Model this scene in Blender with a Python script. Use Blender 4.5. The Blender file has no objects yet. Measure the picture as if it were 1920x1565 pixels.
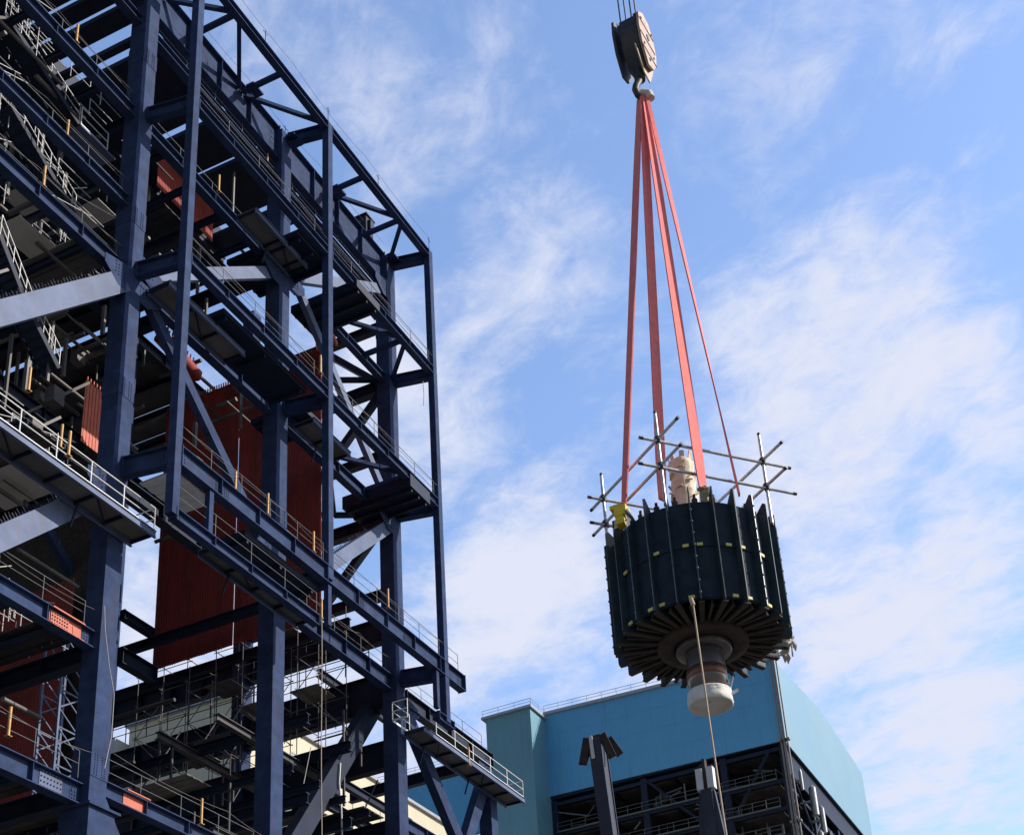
import bpy, math, random
from mathutils import Vector, Matrix, noise
random.seed(7)
S = bpy.context.scene
COL = S.collection
R = math.radians

# ------------------------------------------------------------------ camera
FX, PX, PY, W0, H0 = 2703.1, 1145.9, 1424.8, 1920.0, 1565.0
cam = bpy.data.cameras.new('camera')
co = bpy.data.objects.new('camera', cam)
COL.objects.link(co)
cam.sensor_fit = 'HORIZONTAL'
cam.sensor_width = 36
cam.lens = FX / W0 * 36
cam.shift_x = -(PX - W0 / 2) / W0
cam.shift_y = (PY - H0 / 2) / W0
cam.clip_start = .1
cam.clip_end = 6000
RM = Matrix.Rotation(R(-68.245), 3, 'Z') @ Matrix.Rotation(R(114.456), 3, 'X') @ Matrix.Rotation(R(-5.158), 3, 'Z')
CAM = Vector((0, 0, 1.6))
co.matrix_world = Matrix.Translation(CAM) @ RM.to_4x4()
S.camera = co

# ------------------------------------------------------------------ sun and sky
SUN_AZ, SUN_EL = R(-66), R(35)          # direction towards the sun, measured from +X
sd = Vector((math.cos(SUN_AZ) * math.cos(SUN_EL), math.sin(SUN_AZ) * math.cos(SUN_EL), math.sin(SUN_EL)))
sl = bpy.data.lights.new('sun', 'SUN')
sl.energy = 5.0
sl.angle = R(.5)
sl.color = (1, .94, .85)
so = bpy.data.objects.new('sun', sl)
so.rotation_euler = (-sd).to_track_quat('-Z', 'Y').to_euler()
so.location = (0, 0, 150)
COL.objects.link(so)
S.view_settings.view_transform = 'Standard'
S.view_settings.look = 'None'
S.view_settings.exposure = 0
S.view_settings.gamma = 1

Wd = bpy.data.worlds.new('World')
S.world = Wd
Wd.use_nodes = True
nt = Wd.node_tree
N, L = nt.nodes, nt.links
N.clear()


def nd(t, **k):
    n = N.new(t)
    for a, b in k.items():
        setattr(n, a, b)
    return n


def mth(op, a, b=None, clamp=False):
    n = nd('ShaderNodeMath', operation=op)
    n.use_clamp = clamp
    for i, v in enumerate((a, b)):
        if v is None:
            continue
        if isinstance(v, (int, float)):
            n.inputs[i].default_value = v
        else:
            L.new(v, n.inputs[i])
    return n.outputs[0]


sky = nd('ShaderNodeTexSky', sky_type='NISHITA', sun_disc=False)
sky.sun_elevation = SUN_EL
sky.sun_rotation = R(90) - SUN_AZ
sky.air_density = 1.1
sky.dust_density = .6
sky.ozone_density = 2.2
bg = nd('ShaderNodeBackground')
out = nd('ShaderNodeOutputWorld')
tc = nd('ShaderNodeTexCoord')
vn = nd('ShaderNodeVectorMath', operation='NORMALIZE')
L.new(tc.outputs['Generated'], vn.inputs[0])
sx = nd('ShaderNodeSeparateXYZ')
L.new(vn.outputs[0], sx.inputs[0])
zc = mth('MAXIMUM', sx.outputs[2], .06)
u = mth('DIVIDE', sx.outputs[0], zc)
v = mth('DIVIDE', sx.outputs[1], zc)
cb = nd('ShaderNodeCombineXYZ')
L.new(u, cb.inputs[0])
L.new(v, cb.inputs[1])
CLOUD_BIAS = .02


def skynoise(scale, detail, rough, dist, rot, sc, off=(0, 0, 0)):
    mp = nd('ShaderNodeMapping', vector_type='TEXTURE')
    mp.inputs['Rotation'].default_value = (0, 0, rot)
    mp.inputs['Scale'].default_value = sc
    mp.inputs['Location'].default_value = off
    L.new(cb.outputs[0], mp.inputs[0])
    n = nd('ShaderNodeTexNoise')
    n.inputs['Scale'].default_value = scale
    n.inputs['Detail'].default_value = detail
    n.inputs['Roughness'].default_value = rough
    n.inputs['Distortion'].default_value = dist
    L.new(mp.outputs[0], n.inputs[0])
    return n.outputs[0]


def pdir(x, y):
    return (RM @ Vector(((x - PX) / FX, -(y - PY) / FX, -1))).normalized()


n1 = skynoise(6.0, 11, .62, .35, R(-118), (1.35, 1, 1), (3.1, .7, 0))
n2 = skynoise(17, 9, .65, .6, R(-128), (1.25, 1, 1), (1.3, 5.2, 0))
# cloud banks, each a direction in the sky, an angular radius and a density
BANKS = [((1690, 600), 2.2, .30), ((1580, 720), 3.2, .36), ((1490, 800), 2.8, .30), ((1720, 740), 3.0, .32), ((1850, 670), 2.2, .26), ((1450, 900), 2.2, .2),
         ((1480, 520), 1.8, .26), ((1570, 450), 2.0, .28), ((1390, 590), 2.0, .26), ((1750, 470), 1.8, .16), ((1350, 640), 1.4, .12),
         ((890, 590), 2.2, .28), ((960, 510), 2.0, .24), ((1030, 430), 2.0, .22), ((1090, 350), 1.8, .16), ((1030, 560), 1.2, .12), ((700, 640), 2, .2),
         ((830, 780), 1.8, .28), ((960, 830), 1.4, .2), ((1060, 885), 1.2, .2), ((1180, 730), 1.6, .16), ((760, 700), 1.5, .14),
         ((880, 1020), 2.4, .3), ((1010, 980), 2.6, .32), ((1080, 1090), 2.4, .28), ((900, 1200), 3.4, .42), ((1030, 1180), 2.4, .22), ((1180, 1280), 3, .34),
         ((1600, 1000), 3.2, .30), ((1720, 1130), 3.8, .34), ((1880, 880), 2.4, .32), ((1560, 1180), 3.2, .34), ((1830, 1340), 4, .34), ((1680, 1450), 4, .34), ((1870, 1050), 2.4, .2),
         ((1830, 70), 1.7, .26), ((1750, 95), 1.3, .16), ((1545, 110), 1.4, .22), ((1270, 60), 1.2, .12), ((1450, 160), 1.8, .12), ((1600, 300), 3, .08), ((1330, 430), 1.5, .1),
         ((640, 150), 2.0, .26), ((740, 80), 1.8, .16), ((720, 270), 2.2, .2), ((450, 1250), 5, .4), ((250, 1150), 5, .35), ((650, 1400), 4, .35), ((680, 700), 3, .2)]
tot = None
for (p, rad, amp) in BANKS:
    d = pdir(*p)
    dp = nd('ShaderNodeVectorMath', operation='DOT_PRODUCT')
    L.new(vn.outputs[0], dp.inputs[0])
    dp.inputs[1].default_value = d
    k = 1.0 / (1 - math.cos(R(rad)))
    e = mth('MULTIPLY', mth('SUBTRACT', 1, dp.outputs['Value']), -k)
    g = mth('MULTIPLY', mth('EXPONENT', e), amp)
    tot = g if tot is None else mth('ADD', tot, g)
dens = mth('ADD', mth('ADD', mth('MULTIPLY', mth('SUBTRACT', n1, .5), 1.75), mth('MULTIPLY', mth('SUBTRACT', n2, .5), .9)),
           mth('ADD', mth('MULTIPLY', tot, 1.0), CLOUD_BIAS))
mr = nd('ShaderNodeMapRange', interpolation_type='SMOOTHSTEP')
mr.inputs['From Min'].default_value = -.06
mr.inputs['From Max'].default_value = .80
L.new(dens, mr.inputs[0])
tint = nd('ShaderNodeMix', data_type='RGBA', blend_type='MULTIPLY')
tint.inputs[0].default_value = 1
L.new(sky.outputs[0], tint.inputs[6])
tint.inputs[7].default_value = (2.55, 2.5, 2.66, 1)
SKY_STR = .11
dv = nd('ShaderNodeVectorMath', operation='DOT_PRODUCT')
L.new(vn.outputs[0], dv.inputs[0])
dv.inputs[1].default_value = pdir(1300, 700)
gm = nd('ShaderNodeMapRange', interpolation_type='SMOOTHSTEP')  # dims the sky away from the view, added to cut ambient fill
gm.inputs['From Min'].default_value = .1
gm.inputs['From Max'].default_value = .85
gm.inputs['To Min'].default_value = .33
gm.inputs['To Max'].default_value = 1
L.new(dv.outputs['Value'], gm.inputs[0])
mx = nd('ShaderNodeMix', data_type='RGBA')
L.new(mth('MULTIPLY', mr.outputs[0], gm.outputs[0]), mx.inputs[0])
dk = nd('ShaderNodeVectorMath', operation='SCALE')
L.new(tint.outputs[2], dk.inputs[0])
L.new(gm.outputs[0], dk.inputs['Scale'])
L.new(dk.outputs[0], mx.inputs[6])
mx.inputs[7].default_value = (.76 / SKY_STR, .80 / SKY_STR, .95 / SKY_STR, 1)
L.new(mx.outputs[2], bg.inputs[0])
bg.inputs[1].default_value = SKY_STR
L.new(bg.outputs[0], out.inputs[0])


# ------------------------------------------------------------------ materials
def mat(name, col, rough=.6, metal=0, var=.25, scale=3, stain=None, stain_amt=.3, bump=0, ribs=None, spec=.5, streak=None):
    m = bpy.data.materials.new(name)
    m.use_nodes = True
    t = m.node_tree
    n, l = t.nodes, t.links
    b = n['Principled BSDF']
    b.inputs['Roughness'].default_value = rough
    b.inputs['Metallic'].default_value = metal
    b.inputs['Specular IOR Level'].default_value = spec
    co_ = n.new('ShaderNodeTexCoord')
    nz = n.new('ShaderNodeTexNoise')
    nz.inputs['Scale'].default_value = scale
    nz.inputs['Detail'].default_value = 8
    nz.inputs['Roughness'].default_value = .65
    l.new(co_.outputs['Object'], nz.inputs[0])
    mp = n.new('ShaderNodeMapRange')
    mp.inputs['From Min'].default_value = .3
    mp.inputs['From Max'].default_value = .7
    mp.inputs['To Min'].default_value = 1 - var
    mp.inputs['To Max'].default_value = 1 + var
    l.new(nz.outputs[0], mp.inputs[0])
    vm = n.new('ShaderNodeVectorMath')
    vm.operation = 'SCALE'
    vm.inputs[0].default_value = col
    l.new(mp.outputs[0], vm.inputs['Scale'])
    last = vm.outputs[0]
    if stain:
        n2_ = n.new('ShaderNodeTexNoise')
        n2_.inputs['Scale'].default_value = scale * .35
        n2_.inputs['Detail'].default_value = 6
        l.new(co_.outputs['Object'], n2_.inputs[0])
        m2 = n.new('ShaderNodeMapRange')
        m2.inputs['From Min'].default_value = .5
        m2.inputs['From Max'].default_value = .68
        m2.inputs['To Max'].default_value = stain_amt
        l.new(n2_.outputs[0], m2.inputs[0])
        mi = n.new('ShaderNodeMix')
        mi.data_type = 'RGBA'
        l.new(m2.outputs[0], mi.inputs[0])
        l.new(last, mi.inputs[6])
        mi.inputs[7].default_value = (*stain, 1)
        last = mi.outputs[2]
    if streak:
        mp2 = n.new('ShaderNodeMapping')
        k_ = streak[2]
        mp2.inputs['Scale'].default_value = (k_, k_, k_ * .06)
        l.new(co_.outputs['Object'], mp2.inputs[0])
        n3 = n.new('ShaderNodeTexNoise')
        n3.inputs['Scale'].default_value = 1
        n3.inputs['Detail'].default_value = 7
        n3.inputs['Roughness'].default_value = .7
        l.new(mp2.outputs[0], n3.inputs[0])
        m3 = n.new('ShaderNodeMapRange')
        m3.inputs['From Min'].default_value = .52
        m3.inputs['From Max'].default_value = .74
        m3.inputs['To Max'].default_value = streak[1]
        l.new(n3.outputs[0], m3.inputs[0])
        mi2 = n.new('ShaderNodeMix')
        mi2.data_type = 'RGBA'
        l.new(m3.outputs[0], mi2.inputs[0])
        l.new(last, mi2.inputs[6])
        mi2.inputs[7].default_value = (*streak[0], 1)
        last = mi2.outputs[2]
    l.new(last, b.inputs['Base Color'])
    hgt = None
    if ribs:
        axis, freq, dist = ribs
        sep = n.new('ShaderNodeSeparateXYZ')
        l.new(co_.outputs['Object'], sep.inputs[0])
        mm = n.new('ShaderNodeMath')
        mm.operation = 'MULTIPLY'
        mm.inputs[1].default_value = freq
        l.new(sep.outputs[axis], mm.inputs[0])
        fr = n.new('ShaderNodeMath')
        fr.operation = 'PINGPONG'
        fr.inputs[1].default_value = .5
        l.new(mm.outputs[0], fr.inputs[0])
        hgt = fr.outputs[0]
        dd = dist
    elif bump:
        hgt = nz.outputs[0]
        dd = bump
    if hgt is not None:
        bp = n.new('ShaderNodeBump')
        bp.inputs['Distance'].default_value = dd
        l.new(hgt, bp.inputs['Height'])
        l.new(bp.outputs[0], b.inputs['Normal'])
    return m


M = {}
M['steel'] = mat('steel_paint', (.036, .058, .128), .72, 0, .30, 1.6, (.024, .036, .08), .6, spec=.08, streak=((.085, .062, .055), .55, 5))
M['steeld'] = mat('steel_grey_paint', (.055, .06, .085), .6, 0, .2, 1.2, (.03, .03, .04), .5, spec=.25)
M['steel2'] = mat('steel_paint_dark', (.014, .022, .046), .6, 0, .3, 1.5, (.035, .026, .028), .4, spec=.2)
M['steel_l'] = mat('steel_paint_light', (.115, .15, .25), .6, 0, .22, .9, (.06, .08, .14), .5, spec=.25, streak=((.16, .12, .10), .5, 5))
M['galv'] = mat('galvanised', (.50, .49, .47), .5, .15, .2, 4)
M['deck'] = mat('deck_sheet', (.16, .155, .14), .8, 0, .3, .8, (.1, .09, .08), .6)
M['deckd'] = mat('deck_dark', (.035, .032, .035), .8, 0, .4, 1.2, (.16, .12, .09), .5)
M['plywood'] = mat('plywood', (.62, .60, .52), .8, 0, .12, .6, (.4, .37, .3), .5)
M['red'] = mat('red_primer', (.34, .045, .032), .75, 0, .25, 1.1, (.12, .02, .018), .5, streak=((.08, .03, .025), .6, 2))
M['redb'] = mat('red_primer_bright', (.55, .13, .07), .65, 0, .2, 2)
M['yellow'] = mat('yellow_post', (.62, .33, .09), .55, 0, .2, 6, (.3, .14, .06), .5)
M['rope'] = mat('rope', (.50, .38, .27), .9, 0, .2, 30)
M['ropeg'] = mat('rope_pale', (.42, .41, .38), .9, 0, .2, 30)
M['lifel'] = mat('lifeline', (.20, .17, .15), .9, 0, .2, 30)
M['clutter'] = mat('pipe_clutter', (.13, .12, .11), .6, .1, .5, .7, (.05, .04, .04), .7)
M['rail_dim'] = mat('gallery_grey', (.12, .13, .14), .6, 0, .2, 1)
M['redm'] = mat('red_primer_mid', (.36, .06, .045), .75, 0, .3, 1.1, (.2, .04, .03), .5)
M['lowfit'] = mat('fitting_paint', (.05, .05, .06), .6, .1, .5, .7, (.10, .06, .045), .7)
M['collar'] = mat('collar_steel', (.13, .12, .12), .4, .7, .3, 6, (.07, .055, .05), .6)
M['pipebrown'] = mat('downpipe_paint', (.24, .21, .19), .5, .1, .2, 1)
M['wire'] = mat('wire', (.06, .065, .08), .5, .5, .2, 20)
M['cyan'] = mat('cladding_cyan', (.115, .41, .70), .55, 0, .05, .12, (.12, .37, .60), .5, ribs=(1, 3.2, .12), streak=((.10, .25, .36), .5, .9))  # blue strengthened to make up for the wall's shade
M['cyanx'] = mat('cladding_cyan_sunlit', (.15, .31, .41), .55, 0, .05, .12, (.10, .27, .44), .4, ribs=(0, 3.2, .12))  # same paint as the front wall, coloured apart for the sunlit gable
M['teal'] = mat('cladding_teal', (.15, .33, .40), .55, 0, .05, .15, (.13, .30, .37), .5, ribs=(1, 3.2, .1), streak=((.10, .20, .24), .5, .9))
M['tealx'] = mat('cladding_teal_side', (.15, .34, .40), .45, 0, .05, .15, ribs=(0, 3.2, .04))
M['trim'] = mat('roof_trim', (.36, .38, .42), .5, 0, .1, 1)
M['cream'] = mat('cream_render', (.62, .57, .42), .85, 0, .08, .3, (.5, .45, .33), .4)
M['beige'] = mat('beige_render', (.42, .41, .37), .85, 0, .08, .2)
M['brick'] = mat('ground_dust', (.085, .078, .072), .95, 0, .25, .15, (.05, .048, .045), .6, bump=.02)
M['shell'] = mat('rotor_shell', (.028, .042, .058), .7, 0, .35, 3, (.022, .036, .042), .5, spec=.12)
M['fin'] = mat('rotor_fin', (.03, .052, .062), .6, 0, .35, 5, (.08, .10, .11), .5, spec=.25)
M['finedge'] = mat('fin_edge', (.13, .15, .16), .45, .2, .35, 7, (.08, .09, .09), .6)
M['rust'] = mat('brown_primer', (.06, .046, .04), .75, 0, .4, 4, (.10, .075, .055), .5, spec=.2)
M['shaft'] = mat('machined_steel', (.26, .24, .23), .3, .9, .2, 5, (.13, .10, .09), .5)
M['band'] = mat('copper_band', (.20, .10, .07), .45, .6, .3, 6)
M['cloth'] = mat('white_cloth', (.80, .77, .72), .9, 0, .1, 6, (.62, .55, .45), .4, bump=.02)
M['rag'] = mat('brown_rag', (.42, .33, .20), .9, 0, .3, 9)
M['cloth2'] = mat('cream_cloth', (.74, .64, .48), .9, 0, .15, 7, (.55, .42, .28), .5, bump=.02)
M['yel'] = mat('yellow_lug_paint', (.85, .58, .03), .5, 0, .15, 6)
M['tag'] = mat('yellow_tag', (.78, .72, .22), .6, 0, .15, 9)
M['sling'] = mat('sling_webbing', (.88, .23, .21), .75, 0, .12, 6, (.78, .22, .18), .5, spec=.2)
M['hookp'] = mat('hook_black', (.028, .028, .032), .55, .1, .5, 5, (.12, .08, .05), .5)
M['hookw'] = mat('hook_block_white', (.47, .34, .26), .65, 0, .3, 4, (.30, .17, .11), .7)
M['tube'] = mat('scaffold_tube', (.62, .63, .63), .4, .35, .25, 9, (.2, .2, .2), .4)
M['white'] = mat('white_paint', (.78, .77, .74), .5, 0, .1, 3)
M['bird'] = mat('insulation', (.40, .39, .37), .35, .7, .15, 3)


# ------------------------------------------------------------------ mesh building
class MB:
    def __init__(s):
        s.v, s.f, s.m, s.sm = [], [], [], []

    def add(s, vs, fs, mi=0, smooth=False):
        o = len(s.v)
        s.v += [tuple(p) for p in vs]
        s.f += [tuple(i + o for i in f) for f in fs]
        s.m += [mi] * len(fs)
        s.sm += [smooth] * len(fs)

    def box(s, a, b, mi=0):
        (x0, y0, z0), (x1, y1, z1) = [tuple(map(min, a, b)), tuple(map(max, a, b))]
        s.add([(x0, y0, z0), (x1, y0, z0), (x1, y1, z0), (x0, y1, z0), (x0, y0, z1), (x1, y0, z1), (x1, y1, z1), (x0, y1, z1)],
              [(0, 3, 2, 1), (4, 5, 6, 7), (0, 1, 5, 4), (1, 2, 6, 5), (2, 3, 7, 6), (3, 0, 4, 7)], mi)

    def bar(s, p, q, w, h, mi=0, up=(0, 0, 1), ou=0, ov=0):
        """box from p to q; w across, h along 'up'"""
        p, q = Vector(p), Vector(q)
        d = (q - p).normalized()
        U = Vector(up)
        if abs(d.dot(U)) > .98:
            U = Vector((1, 0, 0)) if abs(d.x) < .9 else Vector((0, 1, 0))
        a = d.cross(U).normalized()
        b = a.cross(d).normalized()
        vs = []
        for c in (p, q):
            for i, j in ((-1, -1), (1, -1), (1, 1), (-1, 1)):
                vs.append(c + a * (ou + i * w / 2) + b * (ov + j * h / 2))
        s.add(vs, [(0, 1, 2, 3), (7, 6, 5, 4), (0, 4, 5, 1), (1, 5, 6, 2), (2, 6, 7, 3), (3, 7, 4, 0)], mi)

    def ibeam(s, p, q, h, w, t=.03, tf=.045, mi=0, up=(0, 0, 1), bolts=False):
        s.bar(p, q, t, h - 2 * tf, mi, up)
        s.bar(p, q, w, tf, mi, up, 0, h / 2 - tf / 2)
        s.bar(p, q, w, tf, mi, up, 0, -h / 2 + tf / 2)
        # end plates with bolt rows
        P_, Q_ = Vector(p), Vector(q)
        d_ = (Q_ - P_).normalized()
        if bolts:
            nn = Vector((d_.y, -d_.x, 0)).normalized() if abs(d_.z) < .9 else Vector((0, -1, 0))
            if nn.y > 0 or nn.x > .5:
                nn = -nn
            for e_, dd_ in ((P_, d_), (Q_, -d_)):
                s.bar(e_, e_ + dd_ * .035, w * 1.12, h * 1.08, mi, up)
                s.bar(e_ + dd_ * .06 + nn * (t / 2 + .008), e_ + dd_ * .5 + nn * (t / 2 + .008), .012, h * .62, mi, up)
                for i in range(4):
                    for j in range(3):
                        c_ = e_ + dd_ * (.12 + j * .14) + nn * (t / 2 + .014) + Vector((0, 0, (i - 1.5) * h * .17))
                        s.bar(c_, c_ + nn * .028, .045, .045, mi)
        # stiffeners
        P, Q = Vector(p), Vector(q)
        ln = (Q - P).length
        if ln > 3 and h > .5:
            k = int(ln / 2.7)
            d = (Q - P).normalized()
            for i in range(1, k + 1):
                c = P + d * (ln * i / (k + 1))
                s.bar(c - d * .012, c + d * .012, w * .9, h - 2 * tf - .004, mi, up)

    def tube(s, pts, r, n=6, mi=0, cap=True, r2=None):
        pts = [Vector(p) for p in pts]
        rings = []
        pa = None
        for i, p in enumerate(pts):
            d = (pts[min(i + 1, len(pts) - 1)] - pts[max(i - 1, 0)]).normalized()
            if pa is None:
                a = d.orthogonal().normalized()
            else:
                a = (pa - d * pa.dot(d)).normalized()
            pa = a
            b = d.cross(a)
            rr = r if r2 is None else r + (r2 - r) * i / (len(pts) - 1)
            rings.append([p + (a * math.cos(6.28319 * k / n) + b * math.sin(6.28319 * k / n)) * rr for k in range(n)])
        vs = [x for rg in rings for x in rg]
        fs = []
        for i in range(len(pts) - 1):
            for k in range(n):
                k2 = (k + 1) % n
                fs.append((i * n + k, i * n + k2, (i + 1) * n + k2, (i + 1) * n + k))
        s.add(vs, fs, mi, True)
        if cap:
            s.add(rings[0][::-1], [tuple(range(n))], mi)
            s.add(rings[-1], [tuple(range(n))], mi)

    def lathe(s, prof, c=(0, 0, 0), n=48, mi=0, wob=None):
        """prof: list of (r, z); c axis base"""
        vs = []
        for j, (r, z) in enumerate(prof):
            for k in range(n):
                a = 6.28318530718 * k / n
                rr = r * (1 + (wob(a, z) if wob else 0))
                vs.append((c[0] + rr * math.cos(a), c[1] + rr * math.sin(a), c[2] + z))
        fs = []
        for j in range(len(prof) - 1):
            for k in range(n):
                k2 = (k + 1) % n
                fs.append((j * n + k, j * n + k2, (j + 1) * n + k2, (j + 1) * n + k))
        s.add(vs, fs, mi, True)

    def build(s, name, m, parent=None, label=None, cat=None, group=None, kind=None):
        me = bpy.data.meshes.new(name)
        ms = m if isinstance(m, (list, tuple)) else [m]
        org = Vector((0, 0, 0))
        if parent is None and s.v:
            zs = min(p[2] for p in s.v)
            org = Vector((sum(p[0] for p in s.v) / len(s.v), sum(p[1] for p in s.v) / len(s.v), zs))
            s.v = [tuple(Vector(p) - org) for p in s.v]
        me.from_pydata(s.v, [], s.f)
        for x in ms:
            me.materials.append(M[x] if isinstance(x, str) else x)
        me.polygons.foreach_set('material_index', s.m)
        me.polygons.foreach_set('use_smooth', s.sm)
        me.update()
        o = bpy.data.objects.new(name, me)
        o.location = org
        COL.objects.link(o)
        if parent is not None:
            o.parent = parent
            w = wloc(parent)
            o.location = -w if isroot(parent) else Vector((0, 0, 0))
        tag(o, label, cat, group, kind)
        return o


def isroot(o):
    return o.parent is None


def wloc(o):
    return Vector(o.location) if o.parent is None else Vector((0, 0, 0))


def tag(o, label=None, cat=None, group=None, kind=None):
    for k, v_ in (('label', label), ('category', cat), ('group', group), ('kind', kind)):
        if v_:
            o[k] = v_
    return o


def empty(name, loc, label, cat, group=None):
    o = bpy.data.objects.new(name, None)
    o.location = loc
    o.empty_display_size = .5
    COL.objects.link(o)
    return tag(o, label, cat, group)


def at(x, y, ax, val):
    """point on the world plane axis=val seen at a spot of the survey photograph"""
    d = RM @ Vector(((x - PX) / FX, -(y - PY) / FX, -1))
    return CAM + d * ((val - CAM[ax]) / d[ax])


# ------------------------------------------------------------------ ground
g = MB()
n_ = 24
for i in range(n_):
    for j in range(n_):
        x0, x1 = [-1500 + 3000 * k / n_ for k in (i, i + 1)]
        y0, y1 = [-1500 + 3000 * k / n_ for k in (j, j + 1)]
        g.add([(x0, y0, 0), (x1, y0, 0), (x1, y1, 0), (x0, y1, 0)], [(0, 1, 2, 3)])
g.build('ground', 'brick', kind='structure')

# ------------------------------------------------------------------ boiler steel frame
XS = [26.9, 37.8, 48.75, 59.65]
YS = [36, 46, 56, 66]
YO = 33.26
frame = empty('steel_frame', (48, 50, 0), 'tall dark blue steel frame of a boiler house under construction, left of the hanging rotor', 'steel frame')


def part(name, fn, m='steel', **k):
    b = MB()
    fn(b)
    return b.build(name, m, frame, **k)


def ib(name, p, q, h, w, m='steel', **k):
    return part(name, lambda b: b.ibeam(p, q, h, w, bolts=True), m, **k)


def column(x, y, w, z0, z1, m='steel', name='column', lip=True):
    b = MB()
    b.box((x - w / 2, y - w / 2, z0), (x + w / 2, y + w / 2, z1))
    if lip:
        # splice plates with bolt rows every two storeys, and flange lips on the side faces
        for z in [q for q in (12, 25.2, 42.8, 52.4, 62.6) if z0 < q < z1]:
            b.box((x - w / 2 - .02, y - w / 2 - .022, z - .5), (x + w / 2 + .02, y + w / 2 + .022, z + .5))
            for zz in range(-4, 5):
                for xx in (-.3, -.15, .15, .3):
                    b.box((x + xx * w - .02, y - w / 2 - .045, z + zz * .1 - .02), (x + xx * w + .02, y - w / 2 - .022, z + zz * .1 + .02))
    return b.build(name, m, frame)


for x in XS:
    for y in YS:
        column(x, y, .88 if y == 36 else .8, 0, 68.4, lip=(y == 36 and x > 30))
for y in YS:
    column(70.0, y, .8, 0, 36.2, lip=False)
# outer row of slim columns
for x, z0 in ((38.33, 35.9), (49.33, 38.7), (60.3, 35.7)):
    column(x, YO, .4, z0, 68.45, name='slim_column', lip=False)
# thick lower length of the first column, with its cap plate
part('column', lambda b: (b.box((37.2, 35.35, 0), (38.55, 36.75, 23.4)), b.box((37.05, 35.2, 23.4), (38.7, 36.9, 23.5))))

# outer row beams
for z, h, w in ((68.2, .5, .4), (59.0, .55, .4), (49.5, .6, .4)):
    ib('edge_beam', (38.53, YO, z), (49.13, YO, z), h, w)
    ib('edge_beam', (49.53, YO, z), (60.1, YO, z), h, w)
ib('edge_beam', (27, YO, 68.2), (38.13, YO, 68.2), .5, .4)
ib('edge_beam', (38.53, YO, 38.9), (62.3, YO, 38.9), .95, .45)
ib('edge_beam', (38.4, YO, 36.0), (48.4, YO, 36.0), .55, .4)
for x in (40.6, 49.33, 59.4):
    part('hanger', lambda b: b.bar((x, YO, 36.2), (x, YO, 38.4), .26, .26))
ib('edge_beam', (59.3, YO, 35.75), (60.9, YO, 35.75), .45, .4)
# outriggers between the slim columns and the main row
for xm, xo in zip(XS[1:], (38.33, 49.33, 60.3)):
    for z, h in ((68.1, .75), (58.95, .75), (49.4, .8), (38.8, .95)):
        ib('outrigger', (xo, YO + .22, z), (xm + .2, 35.55, z), h, .4)
for x in (41.2, 45.2, 53.2, 57.0):
    for z in (68.2, 59.0, 49.5):
        if x in (41.2, 45.2, 53.2) and z < 60:
            continue
        part('strut', lambda b: b.bar((x, YO + .1, z), (x, 35.9, z), .24, .24))
for z in (68.2, 59.0, 49.5):
    zig = [((39.0, 35.8), (41.1, YO)), ((41.4, YO), (44.9, 35.9)), ((45.5, 35.9), (48.9, YO)), ((53.3, 35.8), (56.8, YO)), ((57.2, YO), (59.6, 35.6))]
    for (a, b_) in zig[0 if z > 60 else 3:]:
        part('plan_brace', lambda b: b.bar((*a, z), (*b_, z), .22, .22))
for x, z in ((45.4, 68.2), (53.4, 68.2), (59.5, 68.2), (49.1, 68.1), (53.6, 59), (59.6, 49.3)):
    part('gusset_plate', lambda b: b.box((x - .45, 35.0, z - .06), (x + .45, 35.5, z + .06)))

# deep roof girder and main row beams
ib('roof_girder', (20, 36, 67.35), (37.35, 36, 67.35), 2.4, .6)
ib('roof_girder', (38.25, 36, 67.35), (48.3, 36, 67.35), 2.4, .6)
ib('roof_girder', (49.2, 36, 67.35), (59.2, 36, 67.35), 2.4, .6)
for z, h, spans in ((64.9, .5, (0, 1, 2)), (58.7, .62, (0, 1)), (53.15, .6, (0,)), (49.15, .75, (0, 1, 2)), (30.45, .75, (0,)), (23.95, .85, (0,)), (24.6, .65, (1, 2))):
    for s_ in spans:
        x0 = (20, 38.25, 49.2)[s_]
        x1 = (37.35, 48.3, 59.2)[s_]
        ib('main_beam', (x0, 36, z), (x1, 36, z), h, .45)
ib('main_beam', (50.3, 36, 38.35), (59.2, 36, 38.35), .95, .5)
ib('main_beam', (60.1, 35.7, 37.75), (69.9, 35.7, 37.75), .95, .5, 'steel2')
ib('main_beam', (38.25, 36, 38.3), (48.3, 36, 38.3), .8, .5, 'steel2')
ib('main_beam', (60.1, 36, 30.6), (69.6, 36, 30.6), .7, .4)
ib('main_beam', (60.1, 36, 25.0), (69.6, 36, 25.0), .7, .4)

# diagonal braces in the main row
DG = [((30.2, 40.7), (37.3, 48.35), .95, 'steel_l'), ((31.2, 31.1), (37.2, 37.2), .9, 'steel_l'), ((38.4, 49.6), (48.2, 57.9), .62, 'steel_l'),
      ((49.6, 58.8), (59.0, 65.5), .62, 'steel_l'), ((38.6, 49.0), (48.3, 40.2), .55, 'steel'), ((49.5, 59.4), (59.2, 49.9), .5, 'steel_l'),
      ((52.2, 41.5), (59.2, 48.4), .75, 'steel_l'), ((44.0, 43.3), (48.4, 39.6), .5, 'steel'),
      ((60.2, 37.4), (66.2, 31.0), .8, 'steel'), ((69.8, 37.3), (66.4, 31.0), .8, 'steel'), ((59.6, 37.4), (52.3, 27.0), 1.0, 'steel2'),  # last brace here takes the darker paint to stand for its shade
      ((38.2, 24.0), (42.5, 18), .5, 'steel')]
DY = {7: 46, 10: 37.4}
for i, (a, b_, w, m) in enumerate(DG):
    part('diagonal_brace', lambda b: b.bar((a[0], DY.get(i, 35.85), a[1]), (b_[0], DY.get(i, 35.85), b_[1]), w * .62, w, up=(0, 0, 1)), m)
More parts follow.
